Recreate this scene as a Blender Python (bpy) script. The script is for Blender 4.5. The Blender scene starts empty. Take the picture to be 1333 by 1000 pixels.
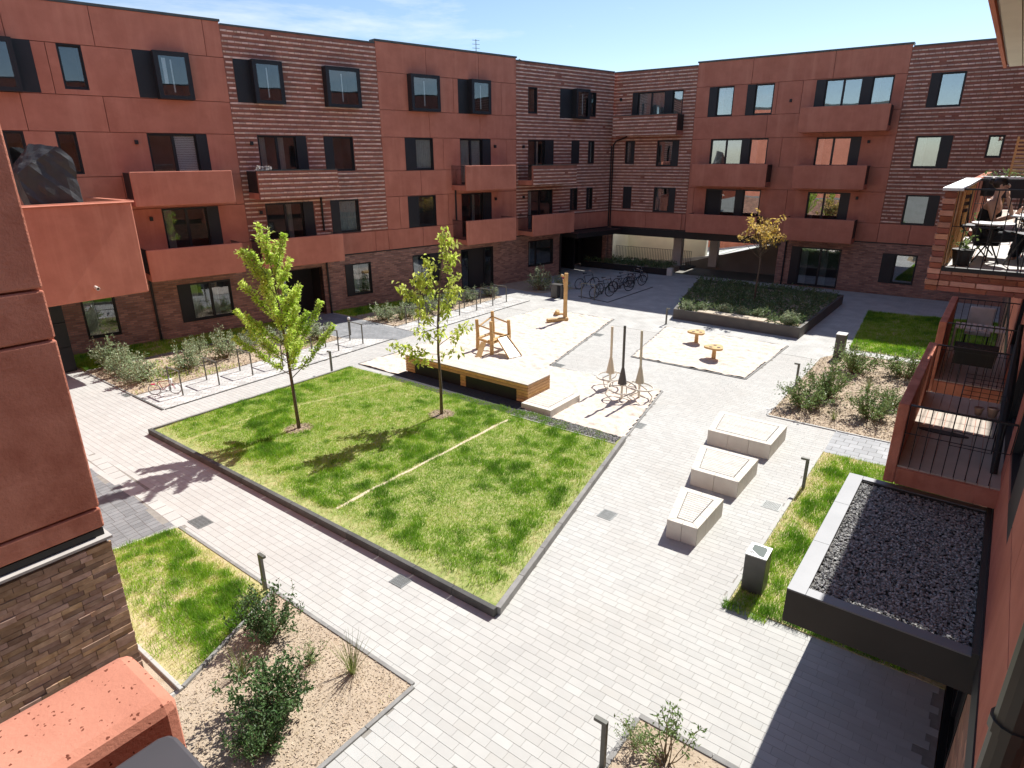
import bpy, math, random
import numpy as np
from mathutils import Vector, Matrix
random.seed(7); rng = np.random.default_rng(7)
SC = bpy.context.scene; COL = SC.collection
R = math.radians; PI = math.pi

# ---------------------------------------------------------------- camera
# world: X runs along the near house wall, Y across the court, Z up; metres
cam = bpy.data.cameras.new('camera'); camo = bpy.data.objects.new('camera', cam); COL.objects.link(camo)
cam.sensor_width = 36.0; cam.lens = 36*819.24/1333; cam.clip_start = 0.05; cam.clip_end = 2000
def cam_axes():
    f, p, r, a = 0, R(19.816), R(-0.3285), R(52.58)
    fw = np.array([0, math.cos(p), -math.sin(p)]); up = np.array([0, math.sin(p), math.cos(p)]); rt = np.array([1., 0, 0])
    rt2 = rt*math.cos(r)+up*math.sin(r); up2 = -rt*math.sin(r)+up*math.cos(r)
    T = np.array([[math.cos(a), math.sin(a), 0], [-math.sin(a), math.cos(a), 0], [0, 0, 1]])
    return T@rt2, T@up2, T@fw
_r, _u, _f = cam_axes()
camo.matrix_world = Matrix(((_r[0], _u[0], -_f[0], 0), (_r[1], _u[1], -_f[1], 0), (_r[2], _u[2], -_f[2], 7.6), (0, 0, 0, 1)))
SC.camera = camo

# ---------------------------------------------------------------- sky, sun, exposure
SUN_AZ, SUN_EL = -1.1, 48.0          # azimuth from +X, elevation
W = bpy.data.worlds.new('World'); SC.world = W; W.use_nodes = True
nt = W.node_tree; N = nt.nodes; Lk = nt.links
sky = N.new('ShaderNodeTexSky'); sky.sky_type = 'NISHITA'; sky.sun_disc = False
sky.sun_elevation = R(SUN_EL); sky.sun_rotation = R(90-SUN_AZ); sky.air_density = .85; sky.dust_density = .3; sky.ozone_density = 2.2
bg = N['Background']; bg.inputs[1].default_value = 0.10
tc = N.new('ShaderNodeTexCoord'); mp = N.new('ShaderNodeMapping'); mp.inputs['Scale'].default_value = (1.0, 1.0, 4.5)
mp.inputs['Rotation'].default_value = (0, 0, 0.5)
cn = N.new('ShaderNodeTexNoise'); cn.inputs['Scale'].default_value = 2.3; cn.inputs['Detail'].default_value = 7; cn.inputs['Roughness'].default_value = .62; cn.inputs['Distortion'].default_value = .35
cr = N.new('ShaderNodeValToRGB'); cr.color_ramp.elements[0].position = .53; cr.color_ramp.elements[1].position = .80
cr.color_ramp.elements[0].color = (0, 0, 0, 1); cr.color_ramp.elements[1].color = (.85, .85, .85, 1)
mx = N.new('ShaderNodeMix'); mx.data_type = 'RGBA'; mx.inputs['B'].default_value = (7.5, 7.8, 8.2, 1)
Lk.new(tc.outputs['Generated'], mp.inputs[0]); Lk.new(mp.outputs[0], cn.inputs['Vector']); Lk.new(cn.outputs[0], cr.inputs[0])
Lk.new(cr.outputs[0], mx.inputs['Factor']); Lk.new(sky.outputs[0], mx.inputs['A']); Lk.new(mx.outputs['Result'], bg.inputs[0])
sun = bpy.data.lights.new('sun', 'SUN'); sun.energy = 4.9; sun.angle = R(0.53); sun.color = (1, .965, .905)
suno = bpy.data.objects.new('sun', sun); COL.objects.link(suno)
sv = Vector((math.cos(R(SUN_EL))*math.cos(R(SUN_AZ)), math.cos(R(SUN_EL))*math.sin(R(SUN_AZ)), math.sin(R(SUN_EL))))
suno.rotation_euler = (-sv).to_track_quat('-Z', 'Y').to_euler(); suno.location = sv*60
SC.view_settings.view_transform = 'Standard'; SC.view_settings.look = 'None'; SC.view_settings.gamma = 1
SC.view_settings.use_curve_mapping = False; SC.view_settings.exposure = 0.63
SC.cycles.max_bounces = 8; SC.cycles.diffuse_bounces = 4; SC.cycles.glossy_bounces = 4; SC.cycles.transparent_max_bounces = 12
SC.cycles.use_denoising = True

# ---------------------------------------------------------------- mesh helpers
class MB:
    def __init__(s): s.v = []; s.f = []
    def add(s, vs, fs):
        b = len(s.v); s.v += [tuple(p) for p in vs]; s.f += [tuple(b+i for i in f) for f in fs]; return s
    def box(s, x0, x1, y0, y1, z0, z1):
        v = [(x0, y0, z0), (x1, y0, z0), (x1, y1, z0), (x0, y1, z0), (x0, y0, z1), (x1, y0, z1), (x1, y1, z1), (x0, y1, z1)]
        return s.add(v, [(0, 3, 2, 1), (4, 5, 6, 7), (0, 1, 5, 4), (1, 2, 6, 5), (2, 3, 7, 6), (3, 0, 4, 7)])
    def prism(s, poly, z0, z1):
        n = len(poly); a = sum(poly[i][0]*poly[(i+1) % n][1]-poly[(i+1) % n][0]*poly[i][1] for i in range(n))
        if a < 0: poly = poly[::-1]
        v = [(p[0], p[1], z0) for p in poly]+[(p[0], p[1], z1) for p in poly]
        return s.add(v, [tuple(range(n-1, -1, -1)), tuple(range(n, 2*n))]+[(i, (i+1) % n, n+(i+1) % n, n+i) for i in range(n)])
    def prismy(s, poly, y0, y1):
        n = len(poly); a = sum(poly[i][0]*poly[(i+1) % n][1]-poly[(i+1) % n][0]*poly[i][1] for i in range(n))
        if a < 0: poly = poly[::-1]
        v = [(p[0], y0, p[1]) for p in poly]+[(p[0], y1, p[1]) for p in poly]
        return s.add(v, [tuple(range(n)), tuple(range(2*n-1, n-1, -1))]+[((i+1) % n, i, n+i, n+(i+1) % n) for i in range(n)])
    def tube(s, pts, r, n=6, cap=True):
        pts = [Vector(p) for p in pts]; rr = r if isinstance(r, (list, tuple)) else [r]*len(pts); b = len(s.v); prev = None
        for i, p in enumerate(pts):
            d = (pts[min(i+1, len(pts)-1)]-pts[max(i-1, 0)]); d = d.normalized() if d.length > 1e-9 else Vector((0, 0, 1))
            if prev is None: a = d.orthogonal().normalized()
            else: a = prev-d*prev.dot(d); a = a.normalized() if a.length > 1e-6 else d.orthogonal().normalized()
            prev = a; c = d.cross(a)
            for k in range(n):
                t = 2*PI*k/n; s.v.append(tuple(p+(a*math.cos(t)+c*math.sin(t))*rr[i]))
        for i in range(len(pts)-1):
            for k in range(n):
                k2 = (k+1) % n; s.f.append((b+i*n+k, b+i*n+k2, b+(i+1)*n+k2, b+(i+1)*n+k))
        if cap:
            s.f.append(tuple(b+k for k in range(n-1, -1, -1))); e = b+(len(pts)-1)*n; s.f.append(tuple(e+k for k in range(n)))
        return s
    def ring(s, c, R_, r, ax=(0, 0, 1), n=20, m=5, a0=0, a1=2*PI):
        c = Vector(c); ax = Vector(ax).normalized(); a = ax.orthogonal().normalized(); b = ax.cross(a)
        full = abs(a1-a0-2*PI) < 1e-6
        pts = [c+(a*math.cos(a0+(a1-a0)*k/n)+b*math.sin(a0+(a1-a0)*k/n))*R_ for k in range(n+1)]
        return s.tube(pts, r, m, not full)
    def lathe(s, prof, c=(0, 0, 0), n=12):
        b = len(s.v)
        for (r, z) in prof:
            for k in range(n): s.v.append((c[0]+r*math.cos(2*PI*k/n), c[1]+r*math.sin(2*PI*k/n), c[2]+z))
        for i in range(len(prof)-1):
            for k in range(n):
                k2 = (k+1) % n; s.f.append((b+i*n+k, b+i*n+k2, b+(i+1)*n+k2, b+(i+1)*n+k))
        s.f.append(tuple(b+k for k in range(n-1, -1, -1))); e = b+(len(prof)-1)*n; s.f.append(tuple(e+k for k in range(n)))
        return s
    def bar(s, p0, p1, w, h, up=(0, 0, 1)):
        p0, p1 = Vector(p0), Vector(p1); d = (p1-p0).normalized(); up = Vector(up)
        if abs(d.dot(up)) > .98: up = Vector((1, 0, 0))
        a = d.cross(up).normalized()*w/2; c = a.cross(d).normalized()*h/2
        v = [p0-a-c, p0+a-c, p0+a+c, p0-a+c, p1-a-c, p1+a-c, p1+a+c, p1-a+c]
        return s.add(v, [(0, 3, 2, 1)[::-1], (4, 5, 6, 7)[::-1], (0, 1, 5, 4)[::-1], (1, 2, 6, 5)[::-1], (2, 3, 7, 6)[::-1], (3, 0, 4, 7)[::-1]])
    def mesh(s, name, smooth=False):
        me = bpy.data.meshes.new(name); me.from_pydata(s.v, [], s.f); me.update()
        if smooth: me.polygons.foreach_set('use_smooth', [True]*len(me.polygons))
        return me
    def build(s, name, mat, parent=None, bev=0, smooth=False, loc=None):
        return obj(name, s.mesh(name, smooth), mat, parent, bev, loc)
def obj(name, me, mat=None, parent=None, bev=0, loc=None):
    o = bpy.data.objects.new(name, me); COL.objects.link(o)
    if mat is not None and not me.materials: me.materials.append(mat)
    if parent is not None: o.parent = parent
    if loc is not None: o.location = loc
    if bev:
        b = o.modifiers.new('edge', 'BEVEL'); b.width = bev; b.segments = 2; b.limit_method = 'ANGLE'; b.angle_limit = R(40)
    return o
def tag(o, label=None, cat=None, group=None, kind=None):
    if label: o['label'] = label
    if cat: o['category'] = cat
    if group: o['group'] = group
    if kind: o['kind'] = kind
    return o
def thing(name, label, cat, loc=(0, 0, 0), rz=0, group=None):
    o = bpy.data.objects.new(name, None); COL.objects.link(o); o.location = loc; o.rotation_euler = (0, 0, rz)
    o.empty_display_size = .2
    return tag(o, label, cat, group)
def struct(name, bm, m, parent=None, **k): return tag(bm.build(name, m, parent, **k), kind='structure')
def dup(root, loc, rz=0, label=None, sc=None):
    def cp(o, par):
        c = o.copy(); COL.objects.link(c); c.parent = par
        for ch in kids.get(o, ()): cp(ch, c)
        return c
    kids = {}
    for o in root.children_recursive: kids.setdefault(o.parent, []).append(o)
    r = cp(root, None); r.location = loc; r.rotation_euler = (0, 0, rz)
    if label: r['label'] = label
    if sc: r.scale = (sc, sc, sc) if not isinstance(sc, tuple) else sc
    return r
def inpoly(x, y, poly):
    c = False; n = len(poly); j = n-1
    for i in range(n):
        xi, yi = poly[i]; xj, yj = poly[j]
        if (yi > y) != (yj > y) and x < (xj-xi)*(y-yi)/(yj-yi)+xi: c = not c
        j = i
    return c
def inpolyv(P, poly):
    x, y = P[:, 0], P[:, 1]; c = np.zeros(len(P), bool); j = len(poly)-1
    for i in range(len(poly)):
        xi, yi = poly[i]; xj, yj = poly[j]
        with np.errstate(divide='ignore', invalid='ignore'):
            c ^= ((yi > y) != (yj > y)) & (x < (xj-xi)*(y-yi)/(yj-yi)+xi)
        j = i
    return c
def scatter(poly, n):
    xs = [p[0] for p in poly]; ys = [p[1] for p in poly]; out = np.zeros((0, 2))
    while len(out) < n:
        P = np.column_stack([rng.uniform(min(xs), max(xs), n*2), rng.uniform(min(ys), max(ys), n*2)]); out = np.vstack([out, P[inpolyv(P, poly)]])
    return out[:n]
def vnoise(x, y, s, seed=0):
    "smooth value noise, vectorised, 0..1"
    x = np.asarray(x)*s+seed*17.3; y = np.asarray(y)*s+seed*9.1
    xi = np.floor(x).astype(int); yi = np.floor(y).astype(int); fx = x-xi; fy = y-yi
    fx = fx*fx*(3-2*fx); fy = fy*fy*(3-2*fy)
    def h(a, b):
        n = (a*374761393+b*668265263+seed*1442695041) & 0x7fffffff; n = ((n ^ (n >> 13))*1274126177) & 0x7fffffff; return ((n ^ (n >> 16)) & 0xffff)/65535.
    return (h(xi, yi)*(1-fx)+h(xi+1, yi)*fx)*(1-fy)+(h(xi, yi+1)*(1-fx)+h(xi+1, yi+1)*fx)*fy
def npmesh(name, V, F, tint=None):
    "big mesh from arrays (faces all of one size); tint is a value per vertex"
    me = bpy.data.meshes.new(name); k = F.shape[1]
    me.vertices.add(len(V)); me.vertices.foreach_set('co', np.ascontiguousarray(V, dtype=np.float32).ravel())
    me.loops.add(F.size); me.loops.foreach_set('vertex_index', np.ascontiguousarray(F, dtype=np.int32).ravel())
    me.polygons.add(len(F)); me.polygons.foreach_set('loop_start', np.arange(len(F), dtype=np.int32)*k)
    try: me.polygons.foreach_set('loop_total', np.full(len(F), k, np.int32))
    except Exception: pass
    if tint is not None:
        a = me.attributes.new('tint', 'FLOAT', 'POINT'); a.data.foreach_set('value', np.asarray(tint, dtype=np.float32))
    me.polygons.foreach_set('use_smooth', np.zeros(len(F), bool)); me.update(calc_edges=True); me.validate()
    return me

# ---------------------------------------------------------------- materials
def mat(name, col, rough=.75, col2=None, nscale=3., namt=1., bump=0., bscale=60., metal=0., isl=0., spec=.4, dirt=None, streak=None, tint=None, detail=5., trans=0., obj_rand=True, spots=None, big=None):
    m = bpy.data.materials.new(name); m.use_nodes = True; t = m.node_tree; n = t.nodes; l = t.links; b = n['Principled BSDF']
    b.inputs['Roughness'].default_value = rough; b.inputs['Metallic'].default_value = metal; b.inputs['Specular IOR Level'].default_value = spec
    tc = n.new('ShaderNodeTexCoord'); co = tc.outputs['Object']
    if obj_rand:
        oi = n.new('ShaderNodeObjectInfo'); ml = n.new('ShaderNodeVectorMath'); ml.operation = 'MULTIPLY_ADD'
        ml.inputs[1].default_value = (1, 1, 1); cb = n.new('ShaderNodeCombineXYZ'); sc = n.new('ShaderNodeMath'); sc.operation = 'MULTIPLY'; sc.inputs[1].default_value = 53.
        l.new(oi.outputs['Random'], sc.inputs[0]); l.new(sc.outputs[0], cb.inputs[0]); l.new(sc.outputs[0], cb.inputs[1]); l.new(co, ml.inputs[0]); l.new(cb.outputs[0], ml.inputs[2]); co2 = ml.outputs[0]
    else: co2 = co
    def noise(s, d=5., vec=None, rgh=.55):
        q = n.new('ShaderNodeTexNoise'); q.inputs['Scale'].default_value = s; q.inputs['Detail'].default_value = d; q.inputs['Roughness'].default_value = rgh
        l.new(vec if vec is not None else co2, q.inputs['Vector']); return q.outputs[0]
    def rng_(x, a, c_, o0=0., o1=1.):
        q = n.new('ShaderNodeMapRange'); q.inputs['From Min'].default_value = a; q.inputs['From Max'].default_value = c_; q.inputs['To Min'].default_value = o0; q.inputs['To Max'].default_value = o1; l.new(x, q.inputs['Value']); return q.outputs[0]
    def mix(f, a, c_, mode='MIX'):
        q = n.new('ShaderNodeMix'); q.data_type = 'RGBA'; q.blend_type = mode; q.clamp_factor = True
        for s, x in (('Factor', f), ('A', a), ('B', c_)):
            if isinstance(x, (int, float)): q.inputs[s].default_value = x
            elif isinstance(x, (tuple, list)): q.inputs[s].default_value = (*x[:3], 1)
            else: l.new(x, q.inputs[s])
        return q.outputs['Result']
    c = col
    if col2 is not None: c = mix(rng_(noise(nscale, detail), .32, .68, 0, namt), col, col2)
    if tint is not None:
        at = n.new('ShaderNodeAttribute'); at.attribute_name = 'tint'
        rp = n.new('ShaderNodeValToRGB'); e = rp.color_ramp.elements
        e[0].position = tint[0][0]; e[0].color = (*tint[0][1], 1); e[1].position = tint[-1][0]; e[1].color = (*tint[-1][1], 1)
        for p_, k_ in tint[1:-1]: q_ = e.new(p_); q_.color = (*k_, 1)
        l.new(at.outputs['Fac'], rp.inputs[0]); c = rp.outputs[0]
    if dirt: c = mix(rng_(noise(dirt[0], 6., None, .65), dirt[2] if len(dirt) > 2 else .5, (dirt[3] if len(dirt) > 3 else .75), 0, 1), c, dirt[1])
    if big: c = mix(rng_(noise(big[0], 3.), .35, .65, 0, big[2]), c, big[1])
    if streak:
        mpn = n.new('ShaderNodeMapping'); mpn.inputs['Scale'].default_value = (streak[0], streak[0], streak[0]*.07); l.new(co2, mpn.inputs[0])
        c = mix(rng_(noise(1., 5., mpn.outputs[0], .6), .5, .72, 0, streak[2]), c, streak[1])
    if spots:
        vo = n.new('ShaderNodeTexVoronoi'); vo.inputs['Scale'].default_value = spots[0]; vo.inputs['Randomness'].default_value = 1; 
        nv = n.new('ShaderNodeTexNoise'); nv.inputs['Scale'].default_value = spots[0]*1.6; nv.inputs['Detail'].default_value = 3; l.new(co2, nv.inputs['Vector']); va = n.new('ShaderNodeVectorMath'); va.operation = 'MULTIPLY_ADD'; va.inputs[1].default_value = (1.1/spots[0],)*3; l.new(nv.outputs['Color'], va.inputs[0]); l.new(co2, va.inputs[2]); l.new(va.outputs[0], vo.inputs['Vector'])
        th = n.new('ShaderNodeMath'); th.operation = 'MULTIPLY'; l.new(noise(spots[0]*.35, 2.), th.inputs[0]); th.inputs[1].default_value = spots[2]
        ls = n.new('ShaderNodeMath'); ls.operation = 'LESS_THAN'; l.new(vo.outputs['Distance'], ls.inputs[0]); l.new(th.outputs[0], ls.inputs[1])
        ft = n.new('ShaderNodeMath'); ft.operation = 'MULTIPLY'; g_ = n.new('ShaderNodeMath'); g_.operation = 'GREATER_THAN'; g_.inputs[1].default_value = spots[3]
        sx = n.new('ShaderNodeSeparateColor'); l.new(vo.outputs['Color'], sx.inputs[0]); l.new(sx.outputs[0], g_.inputs[0]); l.new(g_.outputs[0], ft.inputs[0]); l.new(ls.outputs[0], ft.inputs[1])
        c = mix(ft.outputs[0], c, spots[1]); spotf = ft.outputs[0]
    if isl:
        ge = n.new('ShaderNodeNewGeometry'); oi2 = n.new('ShaderNodeObjectInfo'); ad = n.new('ShaderNodeMath'); ad.operation = 'ADD'; fr = n.new('ShaderNodeMath'); fr.operation = 'FRACT'
        l.new(ge.outputs['Random Per Island'], ad.inputs[0]); l.new(oi2.outputs['Random'], ad.inputs[1]); l.new(ad.outputs[0], fr.inputs[0])
        hs = n.new('ShaderNodeHueSaturation'); l.new(rng_(fr.outputs[0], 0, 1, 1-isl, 1+isl), hs.inputs['Value'])
        f2 = n.new('ShaderNodeMath'); f2.operation = 'MULTIPLY'; f2.inputs[1].default_value = 7.31; f3 = n.new('ShaderNodeMath'); f3.operation = 'FRACT'; l.new(fr.outputs[0], f2.inputs[0]); l.new(f2.outputs[0], f3.inputs[0])
        l.new(rng_(f3.outputs[0], 0, 1, .5-isl*.035, .5+isl*.035), hs.inputs['Hue']); l.new(rng_(f3.outputs[0], 0, 1, 1-isl*.4, 1+isl*.4), hs.inputs['Saturation'])
        if isinstance(c, (tuple, list)): hs.inputs['Color'].default_value = (*c[:3], 1)
        else: l.new(c, hs.inputs['Color'])
        c = hs.outputs[0]
    if isinstance(c, (tuple, list)): b.inputs['Base Color'].default_value = (*c[:3], 1)
    else: l.new(c, b.inputs['Base Color'])
    if bump:
        bp = n.new('ShaderNodeBump'); bp.inputs['Strength'].default_value = bump; bp.inputs['Distance'].default_value = .02; l.new(noise(bscale, 6., None, .65), bp.inputs['Height']); l.new(bp.outputs[0], b.inputs['Normal'])
    if trans:
        tr = n.new('ShaderNodeBsdfTranslucent'); ms = n.new('ShaderNodeMixShader'); ms.inputs[0].default_value = trans
        if isinstance(c, (tuple, list)): tr.inputs[0].default_value = (*c[:3], 1)
        else: l.new(c, tr.inputs[0])
        l.new(b.outputs[0], ms.inputs[1]); l.new(tr.outputs[0], ms.inputs[2]); l.new(ms.outputs[0], n['Material Output'].inputs[0])
    return m
def brickmat(name, c1, c2, mortar, bw, bh, ms=.012, bump=.5, axis='xz', off=.5, var=0.0, rough=.85):
    m = mat(name, c1, rough, obj_rand=False); t = m.node_tree; n = t.nodes; l = t.links; b = n['Principled BSDF']
    tc = n.new('ShaderNodeTexCoord'); sp = n.new('ShaderNodeSeparateXYZ'); cb = n.new('ShaderNodeCombineXYZ'); l.new(tc.outputs['Object'], sp.inputs[0])
    if axis == 'xz':
        ad = n.new('ShaderNodeMath'); l.new(sp.outputs[0], ad.inputs[0]); l.new(sp.outputs[1], ad.inputs[1]); l.new(ad.outputs[0], cb.inputs[0]); l.new(sp.outputs[2], cb.inputs[1])
    elif axis == 'diag':
        mpn = n.new('ShaderNodeMapping'); mpn.inputs['Rotation'].default_value = (0, 0, R(45)); l.new(tc.outputs['Object'], mpn.inputs[0]); cb = mpn
    else: l.new(sp.outputs[1], cb.inputs[0]); l.new(sp.outputs[0], cb.inputs[1])
    br = n.new('ShaderNodeTexBrick'); l.new(cb.outputs[0], br.inputs['Vector']); br.inputs['Scale'].default_value = 1; br.inputs['Brick Width'].default_value = bw; br.inputs['Row Height'].default_value = bh
    br.inputs['Mortar Size'].default_value = ms; br.inputs['Mortar Smooth'].default_value = .3; br.inputs['Color1'].default_value = (*c1, 1); br.inputs['Color2'].default_value = (*c2, 1); br.inputs['Mortar'].default_value = (*mortar, 1); br.offset = off
    q = n.new('ShaderNodeTexNoise'); q.inputs['Scale'].default_value = 1.3; q.inputs['Detail'].default_value = 6; l.new(tc.outputs['Object'], q.inputs[0])
    hs = n.new('ShaderNodeHueSaturation'); mr = n.new('ShaderNodeMapRange'); mr.inputs['To Min'].default_value = .65; mr.inputs['To Max'].default_value = 1.35; l.new(q.outputs[0], mr.inputs[0]); l.new(mr.outputs[0], hs.inputs['Value']); l.new(br.outputs[0], hs.inputs['Color']); l.new(hs.outputs[0], b.inputs['Base Color'])
    bp = n.new('ShaderNodeBump'); bp.inputs['Strength'].default_value = bump; bp.inputs['Distance'].default_value = .015; bp.invert = True; l.new(br.outputs['Fac'], bp.inputs['Height']); l.new(bp.outputs[0], b.inputs['Normal'])
    return m
def glassmat(name, f0=.12, tint=(.78, .83, .84), dark=.25):
    m = bpy.data.materials.new(name); m.use_nodes = True; t = m.node_tree; n = t.nodes; l = t.links; n.remove(n['Principled BSDF'])
    tr = n.new('ShaderNodeBsdfTransparent'); tr.inputs[0].default_value = (*tint, 1); gl = n.new('ShaderNodeBsdfGlossy'); gl.inputs['Roughness'].default_value = .015; gl.inputs['Color'].default_value = (.95, .97, 1, 1)
    lw = n.new('ShaderNodeLayerWeight'); lw.inputs['Blend'].default_value = .5; mr = n.new('ShaderNodeMath'); mr.operation = 'POWER'; mr.inputs[1].default_value = 4.; l.new(lw.outputs['Facing'], mr.inputs[0])
    ma = n.new('ShaderNodeMath'); ma.operation = 'MULTIPLY_ADD'; ma.inputs[1].default_value = 1-f0; ma.inputs[2].default_value = f0; l.new(mr.outputs[0], ma.inputs[0])
    nz = n.new('ShaderNodeTexNoise'); nz.inputs['Scale'].default_value = .8; nz.inputs['Detail'].default_value = 1; bp = n.new('ShaderNodeBump'); bp.inputs['Strength'].default_value = .04; bp.inputs['Distance'].default_value = .05
    tcn = n.new('ShaderNodeTexCoord'); l.new(tcn.outputs['Object'], nz.inputs[0]); l.new(nz.outputs[0], bp.inputs['Height']); l.new(bp.outputs[0], gl.inputs['Normal'])
    ms = n.new('ShaderNodeMixShader'); l.new(ma.outputs[0], ms.inputs[0]); l.new(tr.outputs[0], ms.inputs[1]); l.new(gl.outputs[0], ms.inputs[2]); l.new(ms.outputs[0], n['Material Output'].inputs[0])
    return m
STUC = mat('red_stucco', (.56, .222, .152), .9, (.475, .18, .122), 1.6, 1., .35, 45, dirt=(.6, (.42, .15, .10), .52, .8), streak=(1.8, (.66, .29, .20), .5), spec=.15)
STUCN = mat('red_stucco_close', (.57, .24, .165), .92, (.43, .158, .104), 2.2, 1., .9, 22, dirt=(1.1, (.36, .125, .08), .5, .8), streak=(2.5, (.64, .28, .19), .55), spec=.12)
STUCP = mat('red_stucco_pitted', (.57, .25, .172), .95, (.47, .195, .132), 9., 1., .16, 180, spec=.1, spots=(205., (.16, .05, .032), .56, .76))
GFB = brickmat('ground_floor_brick', (.50, .265, .19), (.25, .125, .095), (.25, .195, .165), .29, .085, .011, .7)
BRK = mat('long_brick', (.56, .385, .275), .9, (.36, .225, .15), 7., 1., .5, 90, isl=.36, spec=.15)
MORT = mat('brick_mortar', (.19, .14, .115), .95, (.13, .10, .08), 20., 1., .4, 120)
CLD = mat('clinker_dark', (.36, .145, .10), .8, (.25, .10, .072), 2.5, 1., .4, 40)
CLL = mat('clinker_course', (.76, .555, .45), .8, (.60, .40, .32), 3.5, 1., .3, 60, isl=.22)
CLB = mat('clinker_brick', (.60, .34, .245), .85, (.46, .23, .16), 5., 1., .4, 80, isl=.30)
CLB2 = mat('clinker_brick_dark', (.36, .14, .09), .85, (.25, .09, .06), 5., 1., .4, 80, isl=.25)
ANTH = mat('anthracite_metal', (.010, .0105, .012), .5, (.015, .0155, .017), 2., 1., spec=.5)
SHUT = mat('shutter_metal', (.016, .017, .020), .5, (.022, .023, .026), 1.5, 1., spec=.4)
COP = mat('coping_metal', (.10, .115, .11), .5, (.07, .08, .08), 3., 1., metal=.3)
GLASS = glassmat('window_glass', .10); GLASS2 = glassmat('bright_reflection_glass', .26)  # second glass is the same glazing, reflectance raised to brighten the right block panes
ROOM = mat('room_interior', (.19, .185, .18), .9, (.12, .117, .115), 1.2, 1.)
CURT = mat('white_curtain', (.78, .76, .71), .95, (.68, .66, .61), 6., 1., trans=.3)
BLND = mat('white_blind', (.82, .82, .81), .6)
CONC = mat('pale_concrete', (.68, .645, .575), .85, (.60, .565, .50), 3., 1., .2, 90, dirt=(1.6, (.48, .45, .40), .58, .85))
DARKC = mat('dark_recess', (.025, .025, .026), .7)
RENDER = mat('beige_render', (.80, .76, .61), .9, (.72, .68, .55), 1., 1., .2, 60)

def decomp(x0, x1, z0, z1, ops):
    zs = sorted({z0, z1}|{z for o in ops for z in (o[2], o[3]) if z0 < z < z1}); out = []
    for a, b in zip(zs, zs[1:]):
        m = (a+b)/2; xs = sorted([(max(o[0], x0), min(o[1], x1)) for o in ops if o[2] < m < o[3] and o[1] > x0 and o[0] < x1]); c = x0
        for p, q in xs:
            if p > c+1e-4: out.append((c, p, a, b))
            c = max(c, q)
        if c < x1-1e-4: out.append((c, x1, a, b))
    return out
def slab(mb, rects, y0, y1):
    for a, b, c, d in rects: mb.box(a, b, y0, y1, c, d)
    return mb

def window(root, x0, x1, z0, z1, lay, fr=.055, depth=.10, name='window', dim=1.1, glass=None):
    """frame mesh with panes, shutters, curtains and a room behind as its pieces"""
    cells = []; tot = sum(w for _, w in lay); x = x0; W_ = x1-x0
    wr = random.Random(round(x0*31+z0*17))
    for k, w in lay:
        if k == 'P' and wr.random() < .28: k = 'H'
        cells.append((k, x, x+w/tot*W_)); x += w/tot*W_
    f = MB(); ring = [(x0, x0+.035, z0, z1), (x1-.035, x1, z0, z1), (x0+.035, x1-.035, z1-.035, z1), (x0+.035, x1-.035, z0, z0+.035)]
    slab(f, ring, -.012, depth+.06)
    for k, a, b in cells:
        if k == 'S': continue
        a2 = max(a, x0+.035); b2 = min(b, x1-.035)
        slab(f, [(a2, a2+fr, z0+.035, z1-.035), (b2-fr, b2, z0+.035, z1-.035), (a2+fr, b2-fr, z1-.035-fr, z1-.035), (a2+fr, b2-fr, z0+.035, z0+.035+fr*1.3)], depth-.03, depth+.05)
    fo = f.build(name, ANTH, root)
    sh = [c for c in cells if c[0] == 'S']
    for k, a, b in sh: MB().box(a+.004, b-.004, -.03, .012, z0+.005, z1-.005).build('shutter', SHUT, fo)
    for k, a, b in cells:
        if k == 'S': continue
        a2 = max(a, x0+.035)+fr; b2 = min(b, x1-.035)-fr
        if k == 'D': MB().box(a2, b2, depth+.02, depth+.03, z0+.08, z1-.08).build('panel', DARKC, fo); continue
        MB().box(a2-.005, b2+.005, depth+.005, depth+.013, z0+.08, z1-.08).build('pane', glass or GLASS, fo)
        if k == 'C' or k == 'H':
            m = MB(); n = 26; ca, cb2 = (a2, b2) if k == 'C' else (a2, a2+(b2-a2)*.38); pts = [(ca+(cb2-ca)*i/n, depth+.075+.02*math.sin(i*1.9+x0)) for i in range(n+1)]
            vs = [(p[0], p[1], z) for z in (z0+.05, z1-.05) for p in pts]; m.add(vs, [(i, i+1, n+2+i, n+1+i) for i in range(n)]); m.build('curtain', CURT, fo)
        if k == 'B':
            m = MB(); z = z0+.1
            while z < z1-.08: m.box(a2, b2, depth+.03, depth+.045, z, z+.055); z += .07
            m.build('blind', BLND, fo)
    r = MB(); a, b, c, d, e, g = x0+.03, x1-.03, depth+.062, depth+dim, z0+.03, z1-.03
    r.add([(a, c, e), (b, c, e), (b, c, g), (a, c, g), (a, d, e), (b, d, e), (b, d, g), (a, d, g)], [(4, 5, 6, 7), (0, 4, 7, 3), (1, 2, 6, 5), (3, 7, 6, 2), (0, 1, 5, 4)])
    r.build('room', ROOM, fo)
    return fo
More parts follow.
